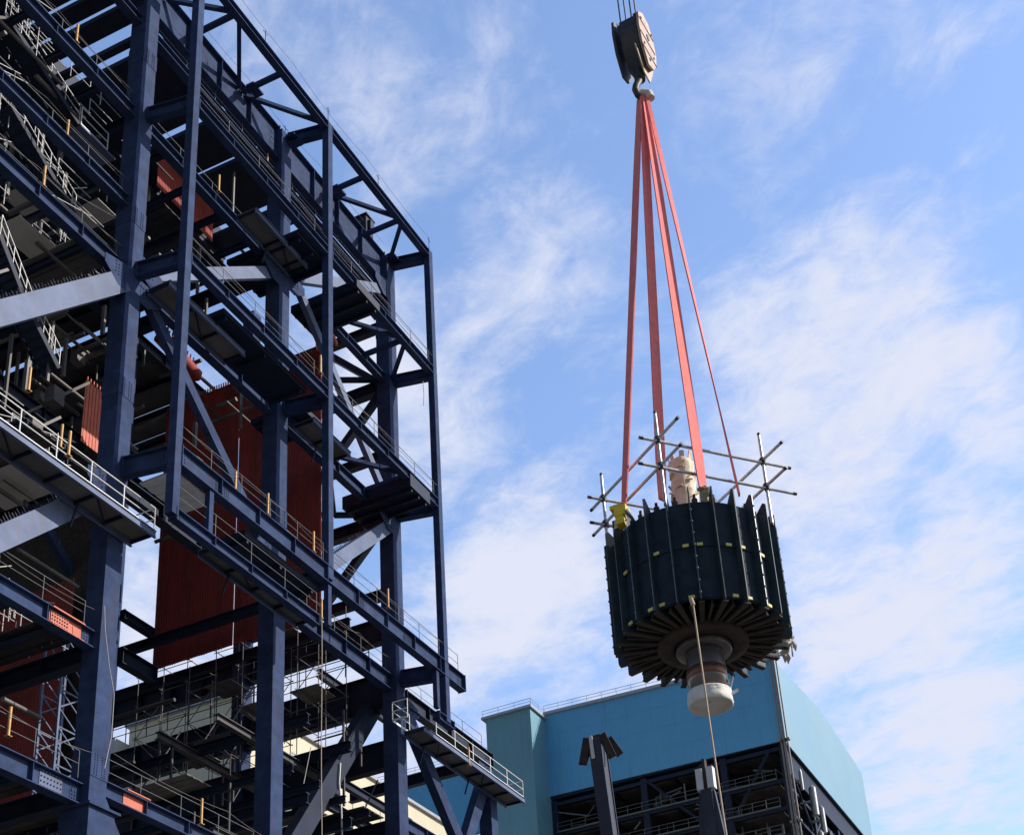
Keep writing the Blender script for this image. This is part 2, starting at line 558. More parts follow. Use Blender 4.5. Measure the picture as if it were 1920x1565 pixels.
for (x, z, sx_) in ((37.35, 48.5, -1), (37.35, 37.4, -1), (38.25, 49.8, 1), (48.3, 57.8, -1), (49.2, 59.2, 1), (59.2, 65.6, -1), (38.25, 48.6, 1), (49.2, 58.2, 1), (59.2, 48.5, -1), (59.2, 49.9, -1), (60.1, 37.2, 1), (69.6, 37.0, -1), (48.3, 40.2, -1)):
    b = MB()
    pts = [(x, z - .75), (x + sx_ * .5, z - .75), (x + sx_ * 1.35, z - .1), (x + sx_ * 1.35, z + .35), (x, z + .7)]
    vs = [(px2, y, pz2) for y in (35.55, 35.6) for (px2, pz2) in pts]
    k = 5
    b.add(vs, [tuple(range(k)), tuple(range(k, 2 * k))[::-1]] + [(k + j, k + (j + 1) % k, (j + 1) % k, j) for j in range(k)])
    for i in range(4):
        for j in range(4):
            b.box((x + sx_ * (.15 + .18 * i) - .025, 35.52, z - .45 + .18 * j + .1 * i), (x + sx_ * (.15 + .18 * i) + .025, 35.55, z - .4 + .18 * j + .1 * i))
    b.build('gusset_plate', 'steel', frame)
for z in (58.9, 49.3):
    ib('main_beam', (53.2, 36, z - .02), (59.2, 36, z - .02), .55, .4) if z > 50 else None
    for (a, b_) in (((53.6, 36.1), (57.9, 38.6)), ((57.9, 38.6), (59.2, 36.3)), ((54.4, 41.8), (57.9, 38.9)), ((57.9, 38.8), (59.3, 41.5)), ((53.4, 39.9), (59.3, 39.9))):
        part('plan_brace', lambda b: b.bar((*a, z - .3 * (a[1] == 39.9)), (*b_, z - .3 * (a[1] == 39.9)), .26, .26), 'steel2')
for (y0, z0, y1, z1) in ((36.4, 58.3, 40.8, 53.6), (45.6, 58.3, 41.2, 53.6), (36.4, 49.0, 40.8, 44.4), (45.6, 49.0, 41.2, 44.4), (36.4, 58.9, 40.8, 63.4), (45.6, 58.9, 41.2, 63.4)):
    part('diagonal_brace', lambda b: b.bar((59.65, y0, z0), (59.65, y1, z1), .4, .4, up=(1, 0, 0)), 'steel2')
for z in (53.7, 63.3, 44.3):
    ib('cross_beam', (59.65, 36.5, z), (59.65, 45.5, z), .6, .4, 'steel2')
ib('main_beam', (49.7, 46, 38.6), (52.3, 46, 38.6), .9, .5, 'steel2')
ib('main_beam', (49.7, 46, 41.0), (52.0, 46, 41.0), .5, .4, 'steel2')
# steel studs along the upper edge of the two pale braces
b = MB()
for (a, b_, w, m) in (DG[0], DG[1], DG[6]):
    p, q = Vector((a[0], 35.85, a[1])), Vector((b_[0], 35.85, b_[1]))
    d = (q - p).normalized()
    up = Vector((-d.z, 0, d.x))
    k = 46
    for i in range(k):
        c = p + d * ((q - p).length * (i + .5) / k) + up * (w / 2)
        for yy in (-.15, .12):
            b.bar(c + Vector((0, yy, 0)), c + Vector((random.uniform(-.03, .03), yy, 0)) + up * random.uniform(.1, .3), .022, .022)
b.build('shear_stud', 'steel2', frame, kind='stuff')

# cross beams running back from each main column and the hidden inner rows
LV = (58.7, 49.2, 38.2, 30.2, 24.3)
for xi, x in enumerate(XS):
    for z in LV:
        for yi in range(3):
            h = .8
            if x > 59 and z == 38.2:
                h = 2.2
            if x > 59 and yi > 0 and z > 40:
                continue
            if 40 < x < 59 and (z < 45 or yi == 0 and z < 55):
                continue
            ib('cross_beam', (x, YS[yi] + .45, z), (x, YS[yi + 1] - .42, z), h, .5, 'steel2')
for z, h in ((42.0, 1.5), (34.4, 1.6)):
    ib('cross_beam', (59.65, 36.5, z), (59.65, 45.5, z), h, .5, 'steel2')
    ib('cross_beam', (59.65, 46.5, z), (59.65, 55.5, z), h, .5, 'steel2')
b = MB()
for y in YS[1:]:
    for z in LV:
        for k in range(3):
            if z > 40 and k == 2 and y > 46 or z < 45 and k > 0:
                continue
            b.ibeam((XS[k] + .42, y, z), (XS[k + 1] - .42, y, z), .75, .45)
        if z < 39:
            b.ibeam((60.1, y, z), (69.6, y, z), .7, .4)
for z in LV[2:]:
    for yi in range(3):
        b.ibeam((70, YS[yi] + .45, z - .3), (70, YS[yi + 1] - .42, z - .3), .7, .4)
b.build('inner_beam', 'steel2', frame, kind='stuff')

# roof: deep plate girders side by side along Y, with slits of sky between
b = MB()
rg_ = [20, 22.6, 23.0, 25.4, 25.9, 27.8, 28.0, 30.6, 31.0, 33.2, 33.5, 35.9, 36.2, 37.0, 37.3, 38.25, 38.95, 39.3, 39.8, 44.3, 44.8, 47.3, 47.6, 51.0, 51.5, 52.9]
for i in range(0, len(rg_), 2):
    b.box((rg_[i], 36.5, 66.5), (rg_[i + 1], 43, 66.8))
    b.box((rg_[i] - .3, 43, 66.3), (rg_[i + 1] + .2, 65.5, 68.25))
b.box((20, 43.05, 66.0), (53, 44.4, 66.28))
b.build('roof_girder', 'steel2', frame, kind='stuff')

# joists and floor sheets, bay by bay
jo = MB()
fd = []


def allow(z, k, yi):
    if k == 0:
        return not (z < 45 and yi == 2)
    if z > 55:
        return k == 1 or yi > 0
    if z > 45:
        return k == 1 and yi > 0
    if z > 35:
        return False
    return yi == 0 and ((z > 27 and k == 2) or (z < 27 and k == 1))


def joists(x0, x1, y0, y1, z, n, h=.38):
    for i in range(1, n + 1):
        xx = x0 + (x1 - x0) * i / (n + 1)
        jo.ibeam((xx, y0 + .25, z), (xx, y1 - .25, z), h, .2)


for z in LV:
    for k in range(3):
        for yi in range(3):
            if not allow(z, k, yi):
                continue
            joists(XS[k], XS[k + 1], YS[yi], YS[yi + 1], z + .1, 4)
for z in (30.2,):
    joists(59.65, 70, 36, 46, z, 4)
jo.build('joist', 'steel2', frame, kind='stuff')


def deck(x0, x1, y0, y1, z, m='deckd', t=.07, name='floor_deck'):
    b = MB()
    # trough sheets: shallow folds across
    nn = max(2, int((x1 - x0) / .45))
    for i in range(nn):
        a = x0 + (x1 - x0) * i / nn
        c = x0 + (x1 - x0) * (i + .55) / nn
        e = x0 + (x1 - x0) * (i + 1) / nn
        b.box((a, y0, z), (c, y1, z + t))
        b.box((c, y0, z + t * .55), (e, y1, z + t + .001))
    return b.build(name, m, frame)


rd = random.Random(5)
for z in LV:
    for k in range(3):
        for yi in range(3):
            X0, X1, Y0, Y1 = XS[k], XS[k + 1], YS[yi], YS[yi + 1]
            if not allow(z, k, yi):
                continue
            n = rd.choice((2, 3, 3, 4)) if yi == 0 else 5
            for i in range(5):
                if rd.random() < n / 5 or yi > 0:
                    a = X0 + .5 + (X1 - X0 - 1) * i / 5
                    e = X0 + .5 + (X1 - X0 - 1) * (i + .96) / 5
                    yb = Y0 + rd.choice((.4, .4, 2.5, 5))
                    if yi > 0:
                        yb = Y0 + .4
                    mm = 'deckd' if rd.random() < .6 else ('deck' if rd.random() < .6 else 'plywood')
                    if yi == 2:
                        mm = 'deckd'
                    fd.append((a, e, yb, Y1 - .4, z + .35, mm))
# fewer, larger sheets: merge the two deep rows into one object each storey
b = MB()
for f in fd:
    if f[2] > 46:
        b.box((f[0], f[2], f[4]), (f[1], f[3], f[4] + .06))
b.build('deep_floor_deck', 'deckd', frame, kind='stuff')
for f in fd:
    if f[2] < 46:
        deck(*f)
# dark equipment floors at the front corner
slab = lambda x0, x1, y0, y1, z, m='steel2', t=.2: part('equipment_floor', lambda b: (b.box((x0, y0, z), (x1, y1, z + t)), [b.bar((xx, y0 + .1, z - .1), (xx, y1 - .1, z - .1), .12, .19) for xx in (x0 + .3, (x0 + x1) / 2, x1 - .3)]), m)
slab(51.6, 53.9, 32.9, 37.2, 58.45, 'steel2', .5)
slab(56.9, 59.0, 33.0, 37.4, 48.7, 'steel2', .8)
slab(49.4, 51.6, 35, 38.0, 49.7, 'steel2', .3)
slab(41.5, 48, 33.6, 35.5, 49.0, 'steel2', .25)
slab(47.0, 49.9, 33.5, 38, 58.5, 'steel2', .3)
slab(43.5, 49, 33.6, 36, 38.0, 'steel2', .3)
deck(38.75, 41.4, 33.6, 35.4, 38.45, 'white', .06)  # white colour stands in for light on the sheet's underside


# ------------------------------------------------------------------ walkways with white railings
def railing(pts, parent, h=1.1, step=1.9, r=.03, m='white', name='railing', mid=True, toe=True):
    b = MB()
    for (p, q) in zip(pts[:-1], pts[1:]):
        p, q = Vector(p), Vector(q)
        ln = (q - p).length
        k = max(1, round(ln / step))
        for i in range(k + 1):
            c = p.lerp(q, i / k)
            b.tube([c, c + Vector((0, 0, h))], r, 6)
        b.tube([p + Vector((0, 0, h)), q + Vector((0, 0, h))], r, 6)
        if mid:
            b.tube([p + Vector((0, 0, h * .52)), q + Vector((0, 0, h * .52))], r * .9, 6)
        if toe:
            b.bar(p + Vector((0, 0, .06)), q + Vector((0, 0, .06)), .015, .12)
    return b.build(name, m, parent)


def walkway(x0, x1, y0, y1, z, rails, label=None, m='steel_l', dm='deck'):
    b = MB()
    b.box((x0, y0 + .05, z - .05), (x1, y1 - .05, z))
    w = b.build('walkway', dm, frame)
    if label:
        w['label'] = label
    e = MB()
    for y in (y0, y1):
        e.ibeam((x0, y, z - .16), (x1, y, z - .16), .32, .12, .015, .02)
    c = e
    k = int((x1 - x0) / 1.6)
    for i in range(k + 1):
        xx = x0 + .06 + (x1 - x0 - .12) * i / k
        c.bar((xx, y0 + .007, z - .15), (xx, y1 - .007, z - .15), .07, .14, 1)
        if i % 3 == 1 and i < k:
            c.bar((xx, y0 + .07, z - .24), (xx + (x1 - x0) / k, y1 - .07, z - .24), .06, .06, 1)
            c.bar((xx, y1 - .2, z - .3), (xx, y1 + .1, z - 1.2), .07, .07, 1)
    e.build('walkway_frame', [m, 'steel2'], w)
    for pts in rails:
        railing([(*p, z + .02) for p in pts], w)
    return w


walkway(24, 38.55, 34.2, 35.4, 35.55, [[(24, 34.25), (38.5, 34.25), (38.5, 35.3)]], 'walkway with white railing ending at the first column')
walkway(59.6, 71.3, 34.2, 35.4, 35.5, [[(61, 34.25), (71.25, 34.25), (71.25, 35.3)], [(60.0, 35.3), (58.3, 35.3), (58.3, 34.4)]], 'walkway with white railing jutting right of the last column')
walkway(41.3, 48.4, 33.4, 34.3, 36.25, [], None)

# stairs inside the left bay
def stair(p, q, w, parent=frame):
    p, q = Vector(p), Vector(q)
    b = MB()
    yv = Vector((0, w, 0))
    for o in (Vector((0, 0, 0)), yv):
        b.bar(p + o, q + o, .06, .26)
    k = int(abs(q.z - p.z) / .24)
    for i in range(k):
        c = p.lerp(q, (i + .5) / k)
        b.box(c + Vector((-.13, .04, -.02)), c + Vector((.13, w - .04, .02)))
    b.bar(p + yv * .5 - Vector((0, 0, .05)), q + yv * .5 - Vector((0, 0, .05)), w * .9, .02)
    s_ = b.build('stair', 'steel2', parent)
    b = MB()
    for o in (Vector((0, 0, 0)),):
        n = 5
        for i in range(n + 1):
            c = p.lerp(q, i / n) + o
            b.tube([c, c + Vector((0, 0, 1.05))], .028, 6)
        b.tube([p + o + Vector((0, 0, 1.05)), q + o + Vector((0, 0, 1.05))], .03, 6)
        b.tube([p + o + Vector((0, 0, .55)), q + o + Vector((0, 0, .55))], .025, 6)
    b.build('railing', 'galv', s_)
    return s_


for (pa, pb, yy) in (((10, 25), (148, 232), 37.4), ((20, 195), (140, 400), 37.4), ((0, 440), (58, 590), 36.9), ((60, 590), (110, 690), 36.9)):
    a, b_ = at(*pa, 1, yy), at(*pb, 1, yy)
    stair(a, b_, .9)
lp = at(150, 235, 1, 37.4)
sp = MB()
sp.box((lp.x, 37.3, lp.z - .1), (lp.x + 2.2, 38.5, lp.z))
land = sp.build('landing', 'steel_l', frame)
railing([(lp.x, 37.35, lp.z), (lp.x + 1.7, 37.35, lp.z)], land)

# yellow safety posts and slack lifelines
def post(x, y, z, h=1.15, m='yellow', r=.055):
    return part('safety_post', lambda b: (b.tube([(x, y, z), (x, y, z + h)], r, 8), b.box((x - .1, y - .1, z), (x + .1, y + .1, z + .02))), m)


def line(p, q, sag=.25, r=.010, m='lifel', name='lifeline'):
    p, q = Vector(p), Vector(q)
    pts = [p.lerp(q, i / 10) - Vector((0, 0, sag * 4 * (i / 10) * (1 - i / 10))) for i in range(11)]
    return part(name, lambda b: b.tube(pts, r, 5), m)


PO = [(143, 80, 36), (125, 262, 36), (81, 350, 36), (53, 733, 36), (327, 820, 33.3), (501, 318, 36), (410, 360, 36), (502, 965, YO), (588, 1035, YO),
      (728, 660, 36), (601, 700, 33.3), (728, 1140, YO), (603, 1160, 36), (377, 1545, 35.6), (15, 1380, 35.7), (128, 855, 34.2), (880, 1435, 34.2), (735, 850, 36), (441, 925, YO), (113, 840, 36)]
PP = []
for (px_, py_, pl) in PO:
    a = at(px_, py_, 1, pl)
    post(a.x, a.y, a.z)
    PP.append(a + Vector((0, 0, 1.1)))
for y_, z_, x0, x1 in ((36, 59.9, 22, 37.4), (36, 50.4, 22, 37.4), (36, 54.4, 22, 37.4), (YO, 60.1, 38.6, 60.1), (YO, 50.7, 38.6, 60.1), (YO, 40.4, 38.6, 60.1), (36, 31.8, 22, 37.4),
                       (35.7, 25.6, 24, 37.4), (35.7, 26.0, 38.5, 59), (36, 39.9, 49.5, 59.3), (36, 69.6, 38.6, 59.3), (YO, 69.5, 38.6, 60.3)):
    seg = 3
    for i in range(seg):
        a = x0 + (x1 - x0) * i / seg
        b_ = x0 + (x1 - x0) * (i + 1) / seg
        line((a, y_ - .15, z_), (b_, y_ - .15, z_), .18 + .15 * (i % 2))

rc_ = random.Random(21)
b = MB()
for i in range(430):
    x = rc_.uniform(27.5, 37.2)
    if i % 4 == 0:
        x = rc_.uniform(38.5, 53)
    y = rc_.uniform(37, 50)
    z = rc_.choice((30.2, 38.2, 49.2, 58.7, 53.3, 44)) + rc_.uniform(-3.5, -.4)
    if x > 38 and z < 52:
        z += 18 if z < 45 else 8
    l = rc_.uniform(.6, 4)
    t_ = rc_.random()
    if t_ < .3:
        b.tube([(x, y, z), (x + l, y, z)], rc_.uniform(.03, .12), 6)
    elif t_ < .55:
        b.tube([(x, y, z), (x, y + l, z)], rc_.uniform(.03, .14), 6)
    elif t_ < .8:
        b.bar((x, y, z), (x, y, z + l), rc_.uniform(.06, .2), rc_.uniform(.06, .2))
    else:
        b.bar((x, y, z), (x + l * .6, y + rc_.uniform(-.5, .5), z + l * .7), .1, .12)
    if t_ > .9:
        b.box((x, y, z), (x + .6, y + .5, z + .8))
b.build('pipework', 'clutter', frame, kind='stuff')
b = MB()
for i in range(150):
    x = rc_.uniform(27.5, 37.2)
    y = rc_.uniform(36.6, 39)
    z = rc_.choice((30.5, 38.5, 49.6, 53.5, 59.0))
    b.tube([(x, y, z), (x, y, z + 1.1)], .022, 5)
    if i % 2:
        b.tube([(x, y, z + 1.1), (x + rc_.uniform(.8, 2.4), y, z + 1.1 + rc_.choice((0, 0, .8)))], .022, 5)
        b.tube([(x, y, z + .55), (x + rc_.uniform(.8, 2.4), y, z + .55)], .02, 5)
b.build('inner_railing', 'galv', frame, kind='stuff')
part('dark_backing', lambda b: b.box((46, 43.6, 26), (46.3, 62, 50)), 'rust')  # dark sheet added to stand for the dim depth behind the first column
for (p, q, z) in (((37.9, 44.4), (40.2, 41.9), 58.2), ((40.2, 40.5), (41.6, 42.2), 58.2), ((39.6, 45.2), (41.4, 45.95), 58.2), ((29, 37.2), (31.4, 39.5), 48.6), ((32.6, 37), (34.6, 38.4), 48.6), ((30.4, 38), (33.6, 41), 37.6), ((34.4, 37.4), (36.6, 40.4), 37.6), ((27.5, 40), (30, 42), 58.0)):
    part('plywood_sheet', lambda b: b.box((min(p[0], q[0]), min(p[1], q[1]), z), (max(p[0], q[0]), max(p[1], q[1]), z + .03)), 'plywood')
b = MB()
for (xa, xb) in ((40.0, 41.2),):
    for yy in (40.0, 41.0):
        for xx in (xa, xb):
            b.bar((xx, yy, 20), (xx, yy, 34), .1, .1)
        for i in range(16):
            z = 20.5 + i * .85
            b.bar((xa, yy, z), (xb, yy, z + .85 * (1 if i % 2 else 0)), .06, .06)
            b.bar((xa, yy, z + .85), (xb, yy, z), .05, .05)
b.build('lattice_post', 'steel_l', frame)

for (x0, x1, y, z) in ((38.6, 48.4, 36.25, 59.1), (38.6, 48.2, 33.3, 59.35), (49.6, 60, 33.3, 59.35), (49.6, 60, 33.3, 49.9), (38.6, 48.2, 33.3, 49.9), (20, 37.3, 36.2, 59.1), (20, 37.3, 36.2, 49.6), (20, 37.3, 36.2, 53.5),
                       (38.6, 49, 33.3, 39.5), (49.6, 62, 33.3, 39.5), (49.4, 59.2, 36.2, 39.0), (38.4, 48, 36.2, 25.0), (24, 37, 35.8, 24.5), (24, 37, 36.1, 31.0), (38.6, 48.4, 33.25, 36.4), (60.2, 69.6, 36, 38.4), (38.6, 59, 36, 65.3)):
    railing([(x0, y, z), (x1, y, z)], frame, 1.1, 2.2, .018, 'rail_dim', 'handrail', True, False)
for (x0, x1, z) in ((38.6, 44, 48.85), (44.5, 49, 58.45), (49.6, 53, 48.85)):
    walkway(x0, x1, 34.3, 35.45, z, [])
sb = MB()
for x in (55.3, 57.2):
    for i in range(8):
        y = 37.4 + i * 1.75
        z1 = (42.6, 41.5, 43.4, 41.0, 42.8, 40.6, 43.0, 41.7)[i]
        sb.tube([(x, y, 33.4), (x, y, z1)], .026, 5)
        if i < 7:
            for z in (35.2, 37.1, 39.0, 40.9):
                if (i + int(z)) % 4:
                    sb.tube([(x, y - .15, z), (x, y + 1.9, z)], .024, 5)
            if i % 2 == 0:
                sb.tube([(x, y, 35.2), (x, y + 1.75, 37.1)], .024, 5)
                sb.tube([(x, y + 1.75, 37.1), (x, y, 39.0)], .024, 5)
        if x < 56:
            for z in (35.2, 37.1, 39.0, 40.9):
                sb.tube([(55.1, y, z + .05), (57.4, y, z + .05)], .024, 5)
for (y, z) in ((38, 37.2), (41.5, 37.2), (43.5, 39.1), (45.2, 35.3), (39.5, 41.0)):
    sb.box((55.4, y, z), (57.1, y + 1.7, z + .05))
sb.build('scaffold_tubes', 'clutter', frame, kind='stuff')
rs4 = random.Random(77)
sb = MB()
for i in range(70):
    x = rs4.choice((50.5, 52.3, 54.4, 56.6, 58.2))
    y = rs4.choice((37.2, 39.5, 43, 45.3))
    z = rs4.choice((24.7, 30.6, 27.6, 33.4))
    l = rs4.uniform(.8, 2.4)
    k = i % 4
    if k == 0:
        sb.bar((x, y, z), (x, y, z + 2.6), .1, .1)
    elif k == 1:
        sb.tube([(x, y, z + 2.2), (x, y + l * 1.6, z + 2.2)], rs4.uniform(.03, .1), 6)
    elif k == 2:
        sb.tube([(x, y, z + 1.1), (x + l * 1.6, y, z + 1.1)], .024, 6)
        sb.tube([(x, y, z), (x, y, z + 1.1)], .024, 6)
    else:
        sb.tube([(x, y, z), (x + 1.6, y, z + 2.6)], .04, 6)
for y in (39.5, 43):
    sb.ibeam((49.4, y, 27.4), (59.2, y, 27.4), .4, .3)
    sb.ibeam((49.4, y, 33.2), (59.2, y, 33.2), .4, .3)
sb.build('low_level_fittings', 'lowfit', frame, kind='stuff')


# bolted splice plates on beam webs
def splice(x, y, z, m='steel_l', w=.9, h=.5):
    b = MB()
    b.box((x - w / 2, y - .035, z - h / 2), (x + w / 2, y - .02, z + h / 2))
    for i in range(7):
        for j in range(4):
            xx, zz = x - w / 2 + .07 + i * (w - .14) / 6, z - h / 2 + .06 + j * (h - .12) / 3
            b.box((xx - .025, y - .062, zz - .025), (xx + .025, y - .035, zz + .025), 1)
    return b.build('splice_plate', [m, 'steel2'], frame)


for x, z in ((41.4, 38.9), (46.4, 36.0), (52.0, 38.9), (56.6, 38.9), (43.6, 49.5), (53.4, 49.5)):
    splice(x, YO, z, 'steel')
splice(35.9, 36, 23.95, 'steel_l', 1.1, .7)
b = MB()
b.box((35.1, 35.76, 30.09), (36.75, 35.965, 30.12))
b.box((35.1, 35.955, 30.12), (36.75, 35.975, 30.79))
b.box((35.1, 35.76, 30.79), (36.75, 35.97, 30.85))
b.build('splice_plate', 'redb', frame, label='beam end painted bright red primer')
splice(35.6, 35.95, 30.45, 'redb', .9, .55)
b = MB()
b.box((39.6, 35.75, 24.95), (40.9, 35.97, 25.0))
b.box((39.6, 35.955, 24.31), (40.9, 35.975, 24.9))
b.build('splice_plate', 'redb', frame, label='beam end painted bright red primer')

# lightning rods and mast brackets on the roof edge
for x, y, h in ((60.5, YO, 1.4), (49.4, YO, 1.5), (43.6, YO, 1.2), (54.6, YO, 1.2), (49.2, 36, 1.3), (57, 36, 1)):
    part('lightning_rod', lambda b: (b.tube([(x, y, 68.4), (x, y, 68.4 + h)], .02, 5), b.bar((x - .2, y, 68.4 + h * .85), (x + .2, y, 68.4 + h * .85), .02, .02)), 'steel2')

# small platforms of the right edge (beyond the last column)
for z in (66.1, 42.7, 52.0):
    ib('bracket_beam', (60.1, 37.6, z - .2), (61.2, 37.6, z - .2), .5, .3)
b = MB()
for z in (40.8, 34.9, 33.1, 27.9):
    b.ibeam((59.9, 41, z), (69.5, 41, z), .5, .3)
for x in (52.5, 56.2):
    for z in (40.8, 33.6, 29.4):
        b.ibeam((x, 36.5, z), (x, 55, z), .55, .3)
b.build('sub_beam', 'steel2', frame, kind='stuff')

# ------------------------------------------------------------------ red boiler wall panels (hung, so things of their own)
def wallpanel(p0, u, v_, w, h, label, pitch=.11, r=.035, m='red', t=.02, name='boiler_wall_panel', grp='red boiler wall panels hung in the frame'):
    """p0 corner, u along width, v along height"""
    p0, u, v_ = Vector(p0), Vector(u).normalized(), Vector(v_).normalized()
    nrm = u.cross(v_)
    b = MB()
    b.bar(p0 + u * (w / 2), p0 + u * (w / 2) + v_ * h, w, t, 0, up=nrm)
    k = int(w / pitch)
    for i in range(k):
        c = p0 + u * (pitch * (i + .5))
        b.tube([c + v_ * (.0 + .02 * math.sin(i)), c + v_ * (h + .25)], r, 6, cap=False)
    o = b.build(name, m, None, label, 'wall panel', grp)
    return o


wallpanel((54, 36.8, 40.15), (0, 1, 0), (0, 0, 1), 5.5, 17.4, 'large dark red ribbed wall panel hanging behind the second column', .16, .045)
wallpanel((54, 42.34, 40.15), (0, 1, 0), (0, 0, 1), 5.25, 17.5, 'large dark red ribbed wall panel between the first and second columns, with open sky below it', .16, .045)
q = at(128, 1235, 0, 45)
wallpanel((45, q.y, 22), (0, 1, 0), (0, 0, 1), 9, 18, 'dark red wall panel at the lower left edge behind the white beam', .16, .045)
a, c = at(294, 348, 1, 40), at(398, 446, 1, 40)
wallpanel((a.x, 40, a.z), (1, 0, 0), (0, 0, 1), c.x - a.x, 2.2, 'narrow red tube panel hanging high behind the first slim column', .12, .045, 'redm')
a, c = at(150, 840, 1, 40), at(207, 850, 1, 40)
wallpanel((a.x, 40, c.z - .5), (1, 0, 0), (0, 0, 1), 2.4, 3.4, 'short red tube panel behind the white railing, left of the first column', .2, .04, 'redb')
a = at(592, 655, 1, 40)
wallpanel((a.x, 40, a.z), (1, 0, 0), (0, 0, 1), 1.4, 1.6, 'small orange red tube panel just left of the middle slim column', .14, .04, 'redb')


def header(p, q, r, label, m='red'):
    b = MB()
    p, q = Vector(p), Vector(q)
    b.tube([p, q], r, 20)
    d = (q - p).normalized()
    b.tube([q, q + d * .12, q + d * .25], r * .99, 20, r2=r * .35)
    for i in range(12):
        c = p.lerp(q, (i + .5) / 12)
        b.tube([c + Vector((0, 0, r * .8)), c + Vector((0, -.1, r + .5))], .05, 6)
    return b.build('header_pipe', m, None, label, 'pipe', 'red header pipes hung in the frame')


a = at(300, 630, 1, 44)
c = at(368, 705, 1, 44)
header(a, c, .42, 'dark red header pipe with a round end above the big red panels')
a, c = at(620, 628, 1, 39), at(628, 642, 1, 39)
header(a - (c - a) * 1.5, c, .18, 'short orange red header pipe beside the middle slim column', 'redb')


# hanging ropes and slings on the frame
def hang(pts, r, label, m='ropeg', name='hanging_rope'):
    b = MB()
    b.tube(pts, r, 6)
    return b.build(name, m, None, label, 'rope', 'ropes hanging in the steel frame')


hang([at(603, y_, 1, 33.0) + Vector((math.sin(y_ / 60) * .03, 0, 0)) for y_ in range(1130, 1800, 60)], .022, 'long straight pale rope hanging right of the second column', 'rope')
hang([at(196, 1135, 1, 34.9), at(197, 1180, 1, 34.9), at(205, 1250, 1, 34.9), at(214, 1300, 1, 34.9), at(209, 1380, 1, 34.9), at(196, 1440, 1, 34.9)], .018, 'thin rope hanging down the face of the first column', 'ropeg')
hang([at(x_, y_, 1, 38) for x_, y_ in ((583, 1400), (575, 1440), (565, 1490), (545, 1518), (534, 1520), (520, 1505))], .022, 'looping pale hose hanging right of the second column, lower down', 'ropeg')
hang([at(x_, y_, 1, YO) for x_, y_ in ((793, 715), (795, 740), (794, 760))], .02, 'short frayed rope hanging under the right outrigger', 'ropeg')
hang([at(x_, y_, 1, 37) for x_, y_ in ((638, 1430), (636, 1465), (640, 1520), (643, 1620))], .05, 'twisted pale cable hanging left of the third column', 'galv')

# scaffold on the inner walkway, seen under the red panel
sc = empty('scaffold', (58.9, 46, 39.4), 'light scaffold and handrails on the inner walkway under the red panels', 'scaffold')
b = MB()
for y in [37 + 1.5 * i for i in range(12)]:
    b.tube([(58.8, y, 39.3), (58.8, y, 40.5 + (1.4 if int(y) % 3 == 0 else 0))], .03, 5)
for z in (40.4, 39.9):
    b.tube([(58.8, 37, z), (58.8, 55, z)], .028, 5)
for y in (41, 44.5, 47):
    b.tube([(58.7, y, 37), (58.7, y, 42)], .03, 5)
    b.tube([(58.7, y - 1.5, 39), (58.7, y + 1.3, 36.5)], .03, 5)
b.build('tube', 'steel2', sc)
b = MB()
for y in [37 + 1.1 * i for i in range(14)]:
    b.tube([(58.9, y, 36.4), (58.9, y, 37.5)], .025, 5)
b.tube([(58.9, 37, 37.5), (58.9, 52, 37.5)], .028, 5)
b.tube([(58.9, 37, 37), (58.9, 52, 37)], .022, 5)
b.build('handrail', 'steel2', sc)

# hoist trolley on top of the roof girder
b = MB()
b.box((57.1, 35.7, 68.6), (57.9, 36.5, 69.9))
b.box((57.0, 35.6, 69.9), (58.0, 36.6, 70.0))
b.box((57.3, 35.5, 68.9), (57.7, 35.7, 69.6))
b.build('winch_box', 'steel2', None, 'small dark box standing on the roof girder near its right end', 'winch')

# ------------------------------------------------------------------ rotor hanging from the crane
AX, AY = 22.84, 7.05
rot = empty('rotor', (AX, AY, 12.9), 'round dark green finned rotor hanging upright from four red slings', 'rotor')
RR, ZB, ZT = 1.68, 14.68, 16.84
NF = 24
PH = R(4.5)
b = MB()
b.lathe([(1.52, ZT - .04), (1.52, ZB + .05)], (AX, AY, 0), 96)
b.lathe([(.5, ZT), (1.52, ZT - .04)], (AX, AY, 0), 96)
b.lathe([(1.52, ZB + .05), (1.49, ZB + .05), (1.49, ZB + .9), (.4, ZB + .9)], (AX, AY, 0), 96)
b.build('shell', 'shell', rot)
for i in range(NF):
    a = PH + 2 * math.pi * i / NF
    b = MB()
    ca, sa = math.cos(a), math.sin(a)
    tw = .009

    def P(r, z, s_):
        return (AX + ca * r - sa * s_ * tw, AY + sa * r + ca * s_ * tw, z)
    prof = [(.62, ZB + .5), (.80, ZB - .0), (1.5, ZB - .05), (RR, ZB - .05), (RR, ZT + .2), (1.62, ZT + .24), (1.44, ZT + .02), (.62, ZT + .02)]
    vs = [P(r, z, s_) for s_ in (-1, 1) for (r, z) in prof]
    k = len(prof)
    fs = [tuple(range(k))[::-1], tuple(range(k, 2 * k))] + [(j, (j + 1) % k, k + (j + 1) % k, k + j) for j in range(k)]
    b.add(vs, fs)
    # outer flange strip of the fin, paler to stand for sunlight on the edge
    vs = []
    for z in (ZB - .02, ZT + .2):
        for (r, s_) in ((RR + .001, -1.05), (RR + .001, 1.05), (RR + .006, 1.05), (RR + .006, -1.05)):
            vs.append(P(r, z, s_))
    b.add(vs, [(0, 1, 2, 3), (7, 6, 5, 4), (0, 4, 5, 1), (1, 5, 6, 2), (2, 6, 7, 3), (3, 7, 4, 0)], 1)
    for q_ in range(9 if i % 3 == 1 else 0):
        z = ZB + .1 + q_ * .25
        b.box((AX + ca * RR - .018, AY + sa * RR - .018, z), (AX + ca * RR + .018, AY + sa * RR + .018, z + .03), 1)
    b.build('fin', ['fin', 'finedge'], rot)
